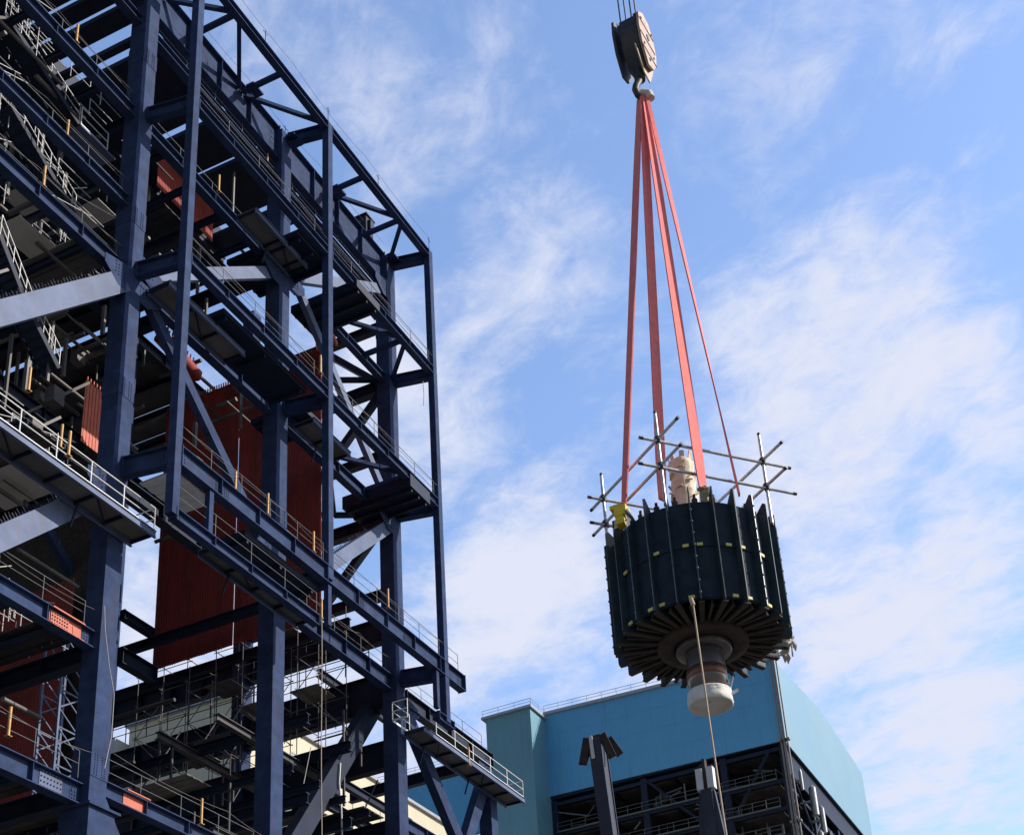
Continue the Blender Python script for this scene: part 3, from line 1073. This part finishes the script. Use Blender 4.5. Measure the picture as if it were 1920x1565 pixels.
# flanges along the lower edge of every fin
for i in range(NF):
    a = PH + 2 * math.pi * i / NF
    ca, sa = math.cos(a), math.sin(a)
    b = MB()
    vs = []
    for (r_, w_, z0) in ((.78, .035, ZB - .055), (1.66, .055, ZB - .09)):
        for s_, z in ((-1, z0), (1, z0), (1, z0 + .03), (-1, z0 + .03)):
            vs.append((AX + ca * r_ - sa * s_ * w_, AY + sa * r_ + ca * s_ * w_, z))
    b.add(vs, [(0, 1, 2, 3), (7, 6, 5, 4), (0, 4, 5, 1), (1, 5, 6, 2), (2, 6, 7, 3), (3, 7, 4, 0)])
    a2 = a + math.pi / NF
    ca, sa = math.cos(a2), math.sin(a2)
    t_ = .015
    prof = [(.7, ZB + .5), (.85, ZB + .02), (1.5, ZB - .03), (1.47, ZB + .04), (1.46, ZB + .5)]
    vs = [(AX + ca * r_ - sa * s_ * t_, AY + sa * r_ + ca * s_ * t_, z) for s_ in (-1, 1) for (r_, z) in prof]
    k = len(prof)
    b.add(vs, [tuple(range(k))[::-1], tuple(range(k, 2 * k))] + [(j, (j + 1) % k, k + (j + 1) % k, k + j) for j in range(k)])
    vs = []
    for (r_, w_, z0) in ((.84, .02, ZB - .02), (1.5, .03, ZB - .07)):
        for s_, z in ((-1, z0), (1, z0), (1, z0 + .025), (-1, z0 + .025)):
            vs.append((AX + ca * r_ - sa * s_ * w_, AY + sa * r_ + ca * s_ * w_, z))
    b.add(vs, [(0, 1, 2, 3), (7, 6, 5, 4), (0, 4, 5, 1), (1, 5, 6, 2), (2, 6, 7, 3), (3, 7, 4, 0)])
    b.build('rib', 'rust', rot)
b = MB()
b.lathe([(.42, ZB + .3), (.87, ZB + .3), (.87, ZB - .09), (.85, ZB - .12), (.56, ZB - .12), (.54, ZB - .02), (.42, ZB - .02)], (AX, AY, 0), 72)
b.build('hub', 'rust', rot)
b = MB()
b.lathe([(.3, ZB + .1), (.52, ZB + .1), (.53, ZB - .20), (.51, ZB - .24), (.36, ZB - .24)], (AX, AY, 0), 64)
b.build('collar', 'collar', rot)
b = MB()
b.lathe([(.36, ZB + .1), (.36, ZB - .62)], (AX, AY, 0), 64)
b.lathe([(.372, ZB - .62), (.372, ZB - .88), (.36, ZB - .89), (.36, ZB - 1.24), (.12, ZB - 1.24)], (AX, AY, 0), 64)
sh = b.build('shaft', 'shaft', rot)
b = MB()
b.lathe([(.36, ZB - .59), (.378, ZB - .6), (.378, ZB - .80), (.36, ZB - .81)], (AX, AY, 0), 64)
b.build('band', 'band', sh)
# mid and lower rings with yellow tags between the fins
for z in (ZB + 1.18, ZB + .1):
    b = MB()
    b.lathe([(1.52, z - .03), (1.542, z - .03), (1.542, z + .03), (1.52, z + .03)], (AX, AY, 0), 96)
    b.build('ring', 'shell', rot)
    for i in range(NF):
        if (i * 7 + int(z * 3)) % 9 == 0:
            continue
        a = PH + 2 * math.pi * (i + .42 + .2 * math.sin(i * 3.3)) / NF
        b = MB()
        c = Vector((AX + math.cos(a) * 1.56, AY + math.sin(a) * 1.56, z))
        tg = Vector((-math.sin(a), math.cos(a), 0))
        b.bar(c - tg * .055, c + tg * .055, .03, .055, 0, up=(0, 0, 1))
        b.build('tag', 'tag', rot)
# bolts / lugs round the top edge
for i in range(NF):
    a = PH + 2 * math.pi * (i + .3) / NF
    b = MB()
    c = Vector((AX + math.cos(a) * 1.4, AY + math.sin(a) * 1.4, ZT))
    b.tube([c, c + Vector((0, 0, .1))], .06, 8)
    b.tube([c + Vector((0, 0, .1)), c + Vector((0, 0, .2))], .03, 8)
    b.build('stud', 'hookp', rot)
# upper shaft end
b = MB()
b.lathe([(.24, ZT - .03), (.24, ZT + .9), (.18, ZT + 1), (.18, ZT + 1.9), (.02, ZT + 1.92)], (AX, AY, 0), 40)
b.build('shaft', 'white', rot, label='pale upper shaft end')


def wob(a, z):
    return .10 * noise.noise(Vector((math.cos(a) * 2, math.sin(a) * 2, z * 7))) + .05 * noise.noise(Vector((math.cos(a) * 6, math.sin(a) * 6, z * 17)))


b = MB()
b.lathe([(.24, ZT + .52), (.30, ZT + .50), (.31, ZT + .6), (.275, ZT + .72), (.28, ZT + .9), (.25, ZT + 1.0), (.27, ZT + 1.15), (.235, ZT + 1.25), (.25, ZT + 1.4), (.22, ZT + 1.5), (.25, ZT + 1.65), (.24, ZT + 1.8), (.25, ZT + 1.9), (.2, ZT + 1.98), (.1, ZT + 2.02), (.03, ZT + 2.03)], (AX, AY, 0), 56, wob=lambda a, z: 1.5 * wob(a, z))
for i in range(7):
    a = i * .9
    b.bar((AX + math.cos(a) * .18, AY + math.sin(a) * .18, ZT + 1.85), (AX + math.cos(a) * .25, AY + math.sin(a) * .25, ZT + 2.04 + .04 * (i % 3)), .1, .02)
for i in range(40):
    a = i * 2.4
    z = ZT + .6 + (i % 20) * .065
    b.bar((AX + math.cos(a) * .25, AY + math.sin(a) * .25, z), (AX + math.cos(a + .5) * .29, AY + math.sin(a + .5) * .29, z + .03 + .05 * math.sin(i)), .05, .012)
b.build('cloth_wrap', 'cloth2', None, 'cream cloth wrapped round the upper shaft end of the rotor', 'cloth wrap')
b = MB()
zb = ZB - 1.29
b.lathe([(.368, zb + .24), (.40, zb + .23), (.415, zb + .20), (.40, zb + .18), (.425, zb + .15), (.41, zb + .12), (.43, zb + .06), (.425, zb - .01), (.41, zb - .05), (.385, zb - .06), (.365, zb + .0), (.35, zb + .045), (.25, zb + .048), (.15, zb + .046), (.02, zb + .046)],
        (AX, AY, 0), 56, wob=lambda a, z: .5 * wob(a, z))
sd2 = Vector((.29, -.956, 0))
c = Vector((AX, AY, zb + .2)) + sd2 * .38
b.bar(c, c + sd2 * .1 + Vector((0, 0, .3)), .09, .015)
b.bar(c - Vector((0, 0, .05)), c + sd2 * .16 + Vector((0, 0, .02)), .12, .02)
b.bar(c + Vector((0, 0, .02)) - sd2 * .1, c + sd2 * .02 + Vector((0, 0, .22)), .14, .02)
b.build('cloth_wrap', 'cloth', None, 'white cloth wrapped round the lower shaft end of the rotor', 'cloth wrap')
# torn cloth strip caught on the right rim
b = MB()
rs_ = random.Random(4)
for i in range(46):
    vw = Vector((-.956, -.29, 0))
    a = R(96 + 66 * (i / 46) ** 1.1)
    dr = vw * math.cos(a) + sd2 * math.sin(a)
    tg = Vector((-dr.y, dr.x, 0))
    c = Vector((AX, AY, ZB - .04 - rs_.random() * .07)) + dr * (1.66 + rs_.random() * .06)
    w_ = rs_.uniform(.02, .09)
    if i % 2 or i > 17:
        continue
    w_ *= 1.8
    q_ = c + tg * rs_.uniform(-.1, .12) + dr * rs_.uniform(-.05, .08) - Vector((0, 0, rs_.uniform(.03, .2)))
    b.bar(c, q_, w_, .012, up=tuple(dr))
    b.bar(c - tg * .09, c + tg * .13 + Vector((0, 0, rs_.uniform(-.05, .06))) - dr * .08, rs_.uniform(.05, .14), .012, up=(0, 0, 1))
b.build('cloth_scrap', 'cloth', None, 'torn white cloth strips hanging from the right rim of the rotor', 'cloth')
b = MB()
b.box((21.36, 7.78, 16.98), (21.62, 8.02, 17.2))
b.box((21.42, 7.9, 17.2), (21.58, 8.12, 17.28))
b.box((21.36, 7.84, 16.8), (21.56, 8.0, 16.97))
b.build('lifting_lug', 'yel', None, 'bright yellow block on the left top rim of the rotor', 'lifting lug')
b = MB()
b.box((21.6, 6.24, ZT - .02), (21.7, 6.38, ZT + .36))
for i in range(9):
    b.bar((21.62 + .03 * math.sin(i * 2), 6.25 + .015 * i, ZT + .12 + .03 * i), (21.6 + .05 * math.sin(i), 6.22 + .02 * i, ZT + .3 + .02 * (i % 4)), .09, .03)
b.build('lifting_lug', 'rag', None, 'brownish lug with a rag where the third sling meets the rotor top', 'lifting lug')

# scaffold guard rail clamped on the rotor
gr = empty('guard_rail', (AX, AY, 16.9), 'square guard rail of grey scaffold tubes on top of the rotor', 'guard rail')
ZU, ZL = 18.2, 17.6
V1, V2, V3 = Vector((22.4, 8.6, 0)), Vector((21.2, 6.93, 0)), Vector((22.86, 5.4, 0))
V4 = V1 + V3 - V2


def tb(p, q, r=.031):
    b = MB()
    b.tube([p, q], r, 10)
    b.tube([Vector(p).lerp(Vector(q), .0), Vector(p).lerp(Vector(q), .025)], r * 1.06, 10, 1)
    b.tube([Vector(p).lerp(Vector(q), .975), Vector(p).lerp(Vector(q), 1)], r * 1.06, 10, 1)
    b.build('tube', ['tube', 'hookp'], gr)


for V_, zt in ((V1, 18.83), (V2, 18.89), (V3, 18.9), (V4, 18.6)):
    tb((V_.x, V_.y, ZT - .1), (V_.x, V_.y, zt))
e23, e12 = (V3 - V2).normalized(), (V1 - V2).normalized()
for z, d1, d2, n23 in ((ZU, .4, .62, .0), (ZL, .47, .66, .0)):
    o = Vector((0, 0, z))
    tb(V2 - e23 * d1 + o, V3 + e23 * d2 + o)
    o2 = Vector((0, 0, z + .055))
    tb(V2 - e12 * .72 + o2, V1 + e12 * .5 + o2)
    tb(V3 - e12 * .66 + o2, V4 + e12 * .3 + o2)
    o = Vector((0, 0, z))
    tb(V1 - e23 * .34 + o, V4 + e23 * .3 + o)
for V_ in (V1, V2, V3, V4):
    for z in (ZU, ZL):
        b = MB()
        b.box((V_.x - .045, V_.y - .05, z - .05), (V_.x + .05, V_.y + .045, z + .1))
        b.tube([(V_.x - .08, V_.y + .05, z + .03), (V_.x + .09, V_.y - .03, z + .03)], .02, 6)
        b.build('clamp', 'hookp', gr)


# slings
def sling(p, q, w, tw0, tw1, label, th=.028):
    p, q = Vector(p), Vector(q)
    b = MB()
    n = 26
    d = (q - p).normalized()
    s0 = Vector((.29, -.956, 0))
    vs = []
    for i in range(n + 1):
        t_ = i / n
        c = p.lerp(q, t_)
        a = R(tw0 + (tw1 - tw0) * t_)
        s_ = s0 * math.cos(a) + d.cross(s0) * math.sin(a)
        s_ = (s_ - d * s_.dot(d)).normalized()
        m_ = d.cross(s_)
        ww = w * (.75 + .25 * min(1, t_ * 5)) * (1 - .25 * max(0, t_ - .93) / .07)
        for (i_, j_) in ((-1, -1), (1, -1), (1, 1), (-1, 1)):
            vs.append(c + s_ * (i_ * ww / 2) + m_ * (j_ * th / 2))
    fs = []
    for i in range(n):
        for k in range(4):
            fs.append((i * 4 + k, i * 4 + (k + 1) % 4, i * 4 + 4 + (k + 1) % 4, i * 4 + 4 + k))
    fs += [(3, 2, 1, 0), (n * 4, n * 4 + 1, n * 4 + 2, n * 4 + 3)]
    b.add(vs, fs, 0)
    return b.build('sling', 'sling', None, label, 'sling', 'red webbing slings between hook and rotor')


HK = Vector((22.88, 6.88, 28.95))
sling(HK + Vector((-.02, .08, 0)), (21.5, 7.87, 17.1), .27, 52, 60, 'leftmost red sling, darker and in its own shade, ending at the yellow block')
sling(HK + Vector((-.02, 0, -.02)), (21.35, 7.03, 16.98), .23, -50, -44, 'second red sling from the left, passing behind the nearest scaffold post')
sling(HK + Vector((0, -.04, -.02)), (21.6, 6.3, 17.15), .24, -50, -42, 'third red sling from the left, ending at the ragged lug')
sling(HK + Vector((0, -.09, 0)), (21.95, 5.72, 17.0), .12, -25, -100, 'rightmost red sling, twisted edge on and looking like a thin dark line')

# crane hook block and hoist ropes
hb = empty('hook_block', (22.88, 6.9, 28.6), 'weathered white and black crane hook block above the slings', 'hook block')
vw = Vector((.956, .29, 0))
sdv = Vector((.29, -.956, 0))


def plate(off, th, outline, m, parent, name):
    b = MB()
    c = Vector((22.88, 6.9, 0))
    # plates stand square to 'nrm'
    nrm = (vw * -.34 + sdv * .94).normalized()
    tg = Vector((-nrm.y, nrm.x, 0))
    vs = []
    for s_ in (-.5, .5):
        for (u_, z) in outline:
            vs.append(c + nrm * (off + s_ * th) + tg * u_ + Vector((0, 0, z)))
    k = len(outline)
    b.add(vs, [tuple(range(k))[::-1], tuple(range(k, 2 * k))] + [(j, (j + 1) % k, k + (j + 1) % k, k + j) for j in range(k)])
    return b.build(name, m, parent)


OUT = [(-.44, 30.75), (-.40, 31.2), (-.1, 31.45), (.22, 31.4), (.42, 31.05), (.50, 30.55), (.42, 30.15), (.2, 29.8), (-.1, 29.7), (-.36, 30.2)]
for off, m, nm, ws in ((.27, 'hookw', 'side_plate', .96), (.19, 'hookp', 'guard_plate', .96), (-.36, 'hookp', 'side_plate', 1.0), (0, 'hookp', 'guard_plate', .9)):
    plate(off, .06 if off else .42, [(u_ * ws, 30.55 + (z - 30.55) * ws) for (u_, z) in OUT], m, hb, nm)
for off in (-.24, -.12, .12, .2):
    plate(off, .05, [(.4 * math.cos(t_ * .3927), 30.7 + .4 * math.sin(t_ * .3927) + .18) for t_ in range(16)], 'hookp', hb, 'sheave')
plate(.16, .03, [(-.5, 30.1), (-.1, 29.55), (.2, 29.5), (.52, 30.2), (.3, 30.1), (0, 29.8)], 'hookw', hb, 'lower_flange')
nrm_ = (vw * -.34 + sdv * .94).normalized()
tg_ = Vector((-nrm_.y, nrm_.x, 0))
for (u_, z_, r_) in ((.05, 30.75, .1), (.28, 30.3, .035), (-.22, 30.3, .035), (.3, 31.1, .035), (-.25, 31.1, .035), (.02, 30.0, .05)):
    c_ = Vector((22.88, 6.9, z_)) + tg_ * u_ + nrm_ * .29
    b = MB()
    b.tube([c_, c_ + nrm_ * .03], r_ * .8, 12)
    b.build('pin', 'hookp', hb)
for z_ in (30.55, 31.0, 30.15):
    c_ = Vector((22.88, 6.9, z_)) + nrm_ * .303
    b = MB()
    b.bar(c_ - tg_ * .38, c_ + tg_ * .4, .012, .05)
    b.build('stripe', 'rust', hb)
b = MB()
cc = Vector((22.88, 6.9, 0))
b.tube([cc + Vector((0, 0, 29.95)), cc + Vector((0, 0, 29.5))], .13, 12)
ring = []
tgv = (sdv * .8 + vw * .6).normalized()
for i in range(15):
    a = R(100 - i * 20)
    ring.append(cc + Vector((0, 0, 29.12)) + tgv * (-.2 * math.sin(a + 1.5)) * 1.1 + Vector((0, 0, .27 * math.cos(a + 1.5))))
b.tube([cc + tgv * a_ + Vector((0, 0, z_)) for a_, z_ in ((-.02, 29.6), (-.06, 29.4), (-.13, 29.25), (-.17, 29.1), (-.12, 28.95), (.0, 28.87), (.13, 28.92), (.2, 29.04), (.22, 29.14))], .095, 10, r2=.05)
b.build('hook', 'hookp', hb)
b = MB()
b.tube([HK + Vector((-.05, .1, .06)), HK + Vector((0, 0, .12)), HK + Vector((.02, -.14, .04)), HK + Vector((.02, -.17, -.12))], .1, 10)
b.build('sling_pad', 'cloth2', None, 'pale rag pad on the hook under the sling loops', 'pad')
for i, (x_, y_) in enumerate(((1166, 60), (1176, 55), (1185, 40), (1194, 40))):
    d = RM @ Vector(((x_ - PX) / FX, -(y_ - PY) / FX, -1))
    t_ = (23.85 + (i // 2) * .1) / math.hypot(d.x, d.y)
    p = CAM + d * t_
    b = MB()
    b.tube([(p.x, p.y, min(p.z, 31.2)), (p.x - .2, p.y + .12, 60)], .017, 6)
    b.build('hoist_rope', 'wire', None, ('leftmost', 'second from left', 'third from left', 'rightmost')[i] + ' of the four thin hoist ropes above the hook block', 'rope', 'hoist ropes')
# tag line
b = MB()
tl = []
for i in range(16):
    t_ = i / 15
    z = 14.5 - 12.6 * t_
    tl.append(Vector((21.15 - .8 * t_ - .35 * math.sin(t_ * 3.14), 6.62 - .75 * t_, z)))
b.tube(tl, .016, 6)
b.tube([tl[0] + Vector((0, .03, .14)), tl[0]], .04, 8)
b.build('tag_line', 'rope', None, 'long tan tag line hanging from the front rim of the rotor past the shaft', 'rope')

# ------------------------------------------------------------------ blue boiler house
bh = empty('boiler_house', (215, 68, 0), 'light blue clad boiler house with open steel storeys below, behind the rotor', 'building')
XB, Y0b, Y1b, ZR, ZBt = 190, 47.9, 86.7, 105.4, 91.0


def quadbox(b, prof_xz, y0, y1):
    k = len(prof_xz)
    vs = [(x, y, z) for y in (y0, y1) for (x, z) in prof_xz]
    b.add(vs, [tuple(range(k)), tuple(range(k, 2 * k))[::-1]] + [(k + j, k + (j + 1) % k, (j + 1) % k, j) for j in range(k)])


ra, rb, rc = at(1538, 1330, 1, 47.9), at(1616, 1449, 1, 47.9), at(1500, 1290, 1, 47.9)
gp = [(XB, 90.6), (XB, 104.2), (rc.x, rc.z), (ra.x, ra.z), (rb.x, rb.z), (rb.x, 90.6)]
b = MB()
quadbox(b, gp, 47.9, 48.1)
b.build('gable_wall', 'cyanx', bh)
b = MB()
vs = [(XB - .02, 48.1, 90.7), (XB - .02, 48.1, 104.3), (XB - .02, 86.7, 105.4), (XB - .02, 86.7, 91.2), (XB + .2, 48.1, 90.7), (XB + .2, 48.1, 104.3), (XB + .2, 86.7, 105.4), (XB + .2, 86.7, 91.2)]
b.add(vs, [(0, 1, 2, 3), (7, 6, 5, 4), (0, 4, 5, 1), (1, 5, 6, 2), (2, 6, 7, 3), (3, 7, 4, 0)])
b.build('wall', 'cyan', bh)
for z_ in (94.5, 98, 101.5):
    b = MB()
    b.bar((XB - .035, 48.2, z_ - .3), (XB - .035, 86.6, z_ + .35), .03, .12)
    b.build('sheet_lap', 'cyan', bh)
b = MB()
quadbox(b, [(XB, 104.1), (rc.x, rc.z - .1), (ra.x, ra.z - .1), (rb.x, rb.z - .1), (rb.x, rb.z - .6), (XB, 103.5)], 48.1, 86.7)
b.build('roof', 'trim', bh)
b = MB()
b.bar((XB - .25, 48, 104.4), (XB - .25, 86.7, 105.6), .5, .5)
b.build('eaves', 'trim', bh)
b = MB()
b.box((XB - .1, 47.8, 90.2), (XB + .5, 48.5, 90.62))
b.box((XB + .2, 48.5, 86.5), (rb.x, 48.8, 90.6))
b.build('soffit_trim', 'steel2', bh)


def rail2(p, q, parent, h=1.1, step=2.6, m='trim', r=.045, name='roof_railing'):
    return railing([p, q], parent, h, step, r, m, name, True, False)


rail2((XB - .3, 48.2, 104.7), (XB - .3, 86.6, 105.9), bh)
# stair tower
b = MB()
b.box((184.7, 86.7, 0), (XB + 3, 94.6, 104.6))
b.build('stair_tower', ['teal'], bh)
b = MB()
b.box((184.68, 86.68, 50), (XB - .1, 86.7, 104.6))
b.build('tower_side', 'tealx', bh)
b = MB()
b.box((184.2, 86.3, 104.6), (XB + 3, 95.2, 105.0))
b.build('tower_roof', 'trim', bh)
rail2((184.4, 86.4, 105), (184.4, 95, 105), bh)
rail2((184.4, 86.4, 105), (190, 86.4, 105), bh)
# lower wing to the left of the tower
b = MB()
b.box((196, 94.6, 91), (197, 125, 104.0))
b.box((195.9, 94.6, 80), (196.2, 125, 83))
b.build('wing_wall', 'cyan', bh)
b = MB()
b.box((195.5, 94.6, 104), (205, 125, 104.4))
b.build('wing_roof', 'trim', bh)
rail2((195.7, 95.5, 104.4), (195.7, 125, 104.4), bh)
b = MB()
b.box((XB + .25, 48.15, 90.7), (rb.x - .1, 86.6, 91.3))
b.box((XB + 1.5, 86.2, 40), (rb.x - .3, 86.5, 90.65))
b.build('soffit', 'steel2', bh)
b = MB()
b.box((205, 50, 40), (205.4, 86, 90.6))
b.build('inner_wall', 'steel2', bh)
# open steel storeys below
for y in (48.6, 58, 61.3, 71, 86.2):
    b = MB()
    b.box((XB + .3, y - .5, 0), (XB + 1.2, y + .5, 90.4 if y != 58 else 90.4))
    b.build('column', 'steel2', bh)
for x in (205, 220, 238):
    for y in (49.2, 66, 86):
        b = MB()
        b.box((x - .5, y - .5, 0), (x + .5, y + .5, 90.3))
        b.build('column', 'steel2', bh)
b = MB()
for z in (90.0, 84.9, 80.5, 76.2, 72):
    b.box((XB + .4, 48.6, z - .5), (XB + .9, 86.2, z + .1))
    b.box((XB + 1, 49, z - .4), (238, 49.5, z + .1))
    for y in (58, 66, 76):
        b.box((XB + 1, y, z - .4), (238, y + .4, z))
b.build('floor_beam', 'steel2', bh)
b = MB()
for z in (89.6, 84.5, 80.1, 75.8, 71.6):
    b.box((XB + 1.8, 50, z), (237, 86, z + .2))
b.build('floor_slab', 'deckd', bh)
b = MB()
b.box((225, 49.9, 40), (226, 86, 90))
b.build('inner_wall', 'steel2', bh)
for z in (85.0, 80.6, 76.3):
    for (ya, yb) in ((50, 60.6), (62, 85.8)):
        railing([(XB + .1, ya, z + .15), (XB + .1, yb, z + .15)], bh, 1.3, 2.3, .045, 'rail_dim', 'railing', True, False)
        b = MB()
        b.box((XB - .0, ya, z - .12), (XB + .3, yb, z + .1))
        b.build('gallery', 'rail_dim', bh)
b = MB()
b.tube([(XB + .5, 50.5, 90), (XB + .5, 57, 80.8)], .3, 8)
b.tube([(193, 49.0, 90), (203, 49.0, 80.8)], .3, 8)
b.tube([(216, 49.0, 90), (205, 49.0, 80.8)], .3, 8)
b.tube([(XB + .5, 70.5, 90), (XB + .5, 62, 80.8)], .25, 8)
b.build('brace', 'steel2', bh)
for dy, r_ in ((.0, .2), (-.5, .13), (.5, .13)):
    b = MB()
    b.tube([(XB - .4, 47.9 + dy, 30), (XB - .4, 47.9 + dy, 104.3)], r_, 12)
    for z in (90.4, 77.4, 64):
        b.box((XB - .75, 47.55 + dy, z), (XB - .05, 48.25 + dy, z + .3))
    b.build('downpipe', 'pipebrown', bh)
for (x, z0, z1, r_) in ((199.0, 81.5, 86, .75), (203.0, 80, 84, .6), (200.2, 60, 79, .6), (193, 83.5, 86.4, .35)):
    b = MB()
    b.tube([(x, 47.1, z0), (x, 47.1, z1)], r_ * .75, 16)
    b.tube([(x, 47.1, z1), (x, 47.1, z1 + .5)], r_ * .75, 16, r2=.1)
    b.box((x - .2, 47.2, (z0 + z1) / 2), (x + .2, 49.2, (z0 + z1) / 2 + .3))
    b.build('duct', 'bird', bh)
b = MB()
for i in range(26):
    x = 204 + i * .95
    b.tube([(x, 46.5 + .3 * math.sin(i), 78.6), (x + .1, 46.5 + .3 * math.sin(i), 80.2 + (i % 3) * .5)], .05, 5)
for z in (78.6, 79.2, 79.8):
    b.tube([(204, 46.6, z), (230, 46.6, z)], .07, 5)
b.box((203, 46.4, 78.2), (232, 48.6, 78.5))
b.build('gallery', 'galv', bh)
rg = random.Random(9)
b = MB()
for i in range(70):
    y = rg.uniform(49.5, 85)
    z = rg.choice((85.2, 80.8, 76.5, 72.3))
    x = XB + rg.uniform(.2, 8)
    if rg.random() < .5:
        b.tube([(x, y, z), (x, y, z + rg.uniform(.8, 3.6))], rg.uniform(.05, .18), 6)
    else:
        b.tube([(x, y, z + rg.uniform(1, 3.5)), (x, y + rg.uniform(1, 6), z + rg.uniform(1, 3.5))], rg.uniform(.05, .2), 6)
b.build('pipework', ['rail_dim'], bh, kind='stuff')

# ------------------------------------------------------------------ cream building behind the frame
cb_ = empty('cream_building', (125, 95, 0), 'cream walled building seen through the bottom of the steel frame', 'building')
b = MB()
b.box((110, 85.6, 0), (165, 99.6, 73.9))
b.build('wall', 'cream', cb_)
b = MB()
b.box((109.6, 85.2, 73.9), (165.4, 100, 74.3))
b.build('roof', 'trim', cb_)
b = MB()
b.box((108, 99.7, 0), (150, 125, 71.9))
b.build('lean_to', 'beige', cb_)
b = MB()
for x in (114, 120, 126, 132, 138, 144):
    for z in (68.5, 64.5, 60.5, 56.5):
        b.box((x, 85.55, z), (x + .16, 85.6, z + 2.6))
        b.box((x + 2.8, 85.55, z), (x + 2.96, 85.6, z + 2.6))
        b.box((x, 85.54, z + 2.6), (x + 2.96, 85.6, z + 2.75))
        b.box((x, 85.5, z - .15), (x + 2.96, 85.6, z))
b.build('window_frame', 'trim', cb_)

# ------------------------------------------------------------------ two leaning steel posts in front of the boiler house
def lean(p, q, w, d, label, kind_):
    p, q = Vector(p), Vector(q)
    ax = (p - q).normalized()
    o = empty('leaning_column', q, label, 'steel column', 'leaning steel columns with plated heads')
    b = MB()
    b.bar(q, p, d, w * .8, 0, up=(1, 0, 0))
    b.bar(q, p, d + .12, .05, 0, up=(1, 0, 0), ov=-w * .4 - .03)
    b.bar(q, p, d + .12, .05, 0, up=(1, 0, 0), ov=w * .4 + .03)
    b.build('shaft', 'steeld', o)
    side = Vector((0, 1, 0))
    b = MB()
    for s_ in (-1, 1):
        a = p + side * s_ * (d / 2 + .12) + Vector((-.3, 0, .05))
        b.bar(a, a - ax * 1.3 + side * s_ * .42, .42, .05, 0, up=(1, 0, 0))
        a = a + Vector((.6, s_ * .1, 0))
        b.bar(a, a - ax * 1.0 + side * s_ * .5, .38, .05, 0, up=(1, 0, 0))
    b.bar(p - ax * .05, p + ax * .12, .62, .62, 0, up=(1, 0, 0))
    b.build('head_plate', 'rust', o)
    b = MB()
    b.bar(p - Vector((.5, -.12, 0)), p - ax * 1.15 - Vector((.5, -.12, 0)), .17, .04, 0, up=(1, 0, 0))
    b.build('guide_strip', 'white', o)
    return o


pt, pb = at(1119, 1385, 1, 24), at(1143, 1560, 1, 24)
pt2 = at(1119, 1385, 1, 24)
lean(pt2, pt2 + (pb - pt2) * 2.2, .85, .52, 'leaning dark steel column with flared head plates against the blue wall', 0)
pa_ = at(1321, 1440, 1, 20)
lc = empty('braced_column', pa_ - Vector((0, 0, 8)), 'short pale topped column with splayed struts beside the tag line, right of the leaning column', 'steel column')
b = MB()
b.box(pa_ + Vector((-.22, -.3, -9)), pa_ + Vector((.22, .3, -1.2)))
b.build('shaft', 'steeld', lc)
b = MB()
for s_ in (-1, 1):
    b.box(pa_ + Vector((-.2, s_ * .28 - .17, -1.15)), pa_ + Vector((.2, s_ * .28 + .17, -.02)))
b.build('head_plate', 'white', lc)
for s_ in (-1, 1):
    b = MB()
    b.bar(pa_ + Vector((0, s_ * .25, -1.3)), pa_ + Vector((0, s_ * .95, -8)), .3, .25)
    b.build('strut', 'steeld', lc)
b = MB()
b.box(pa_ + Vector((-.1, -.06, -9)), pa_ + Vector((.25, .1, .5)))
b.build('rusty_post', 'rust', lc)
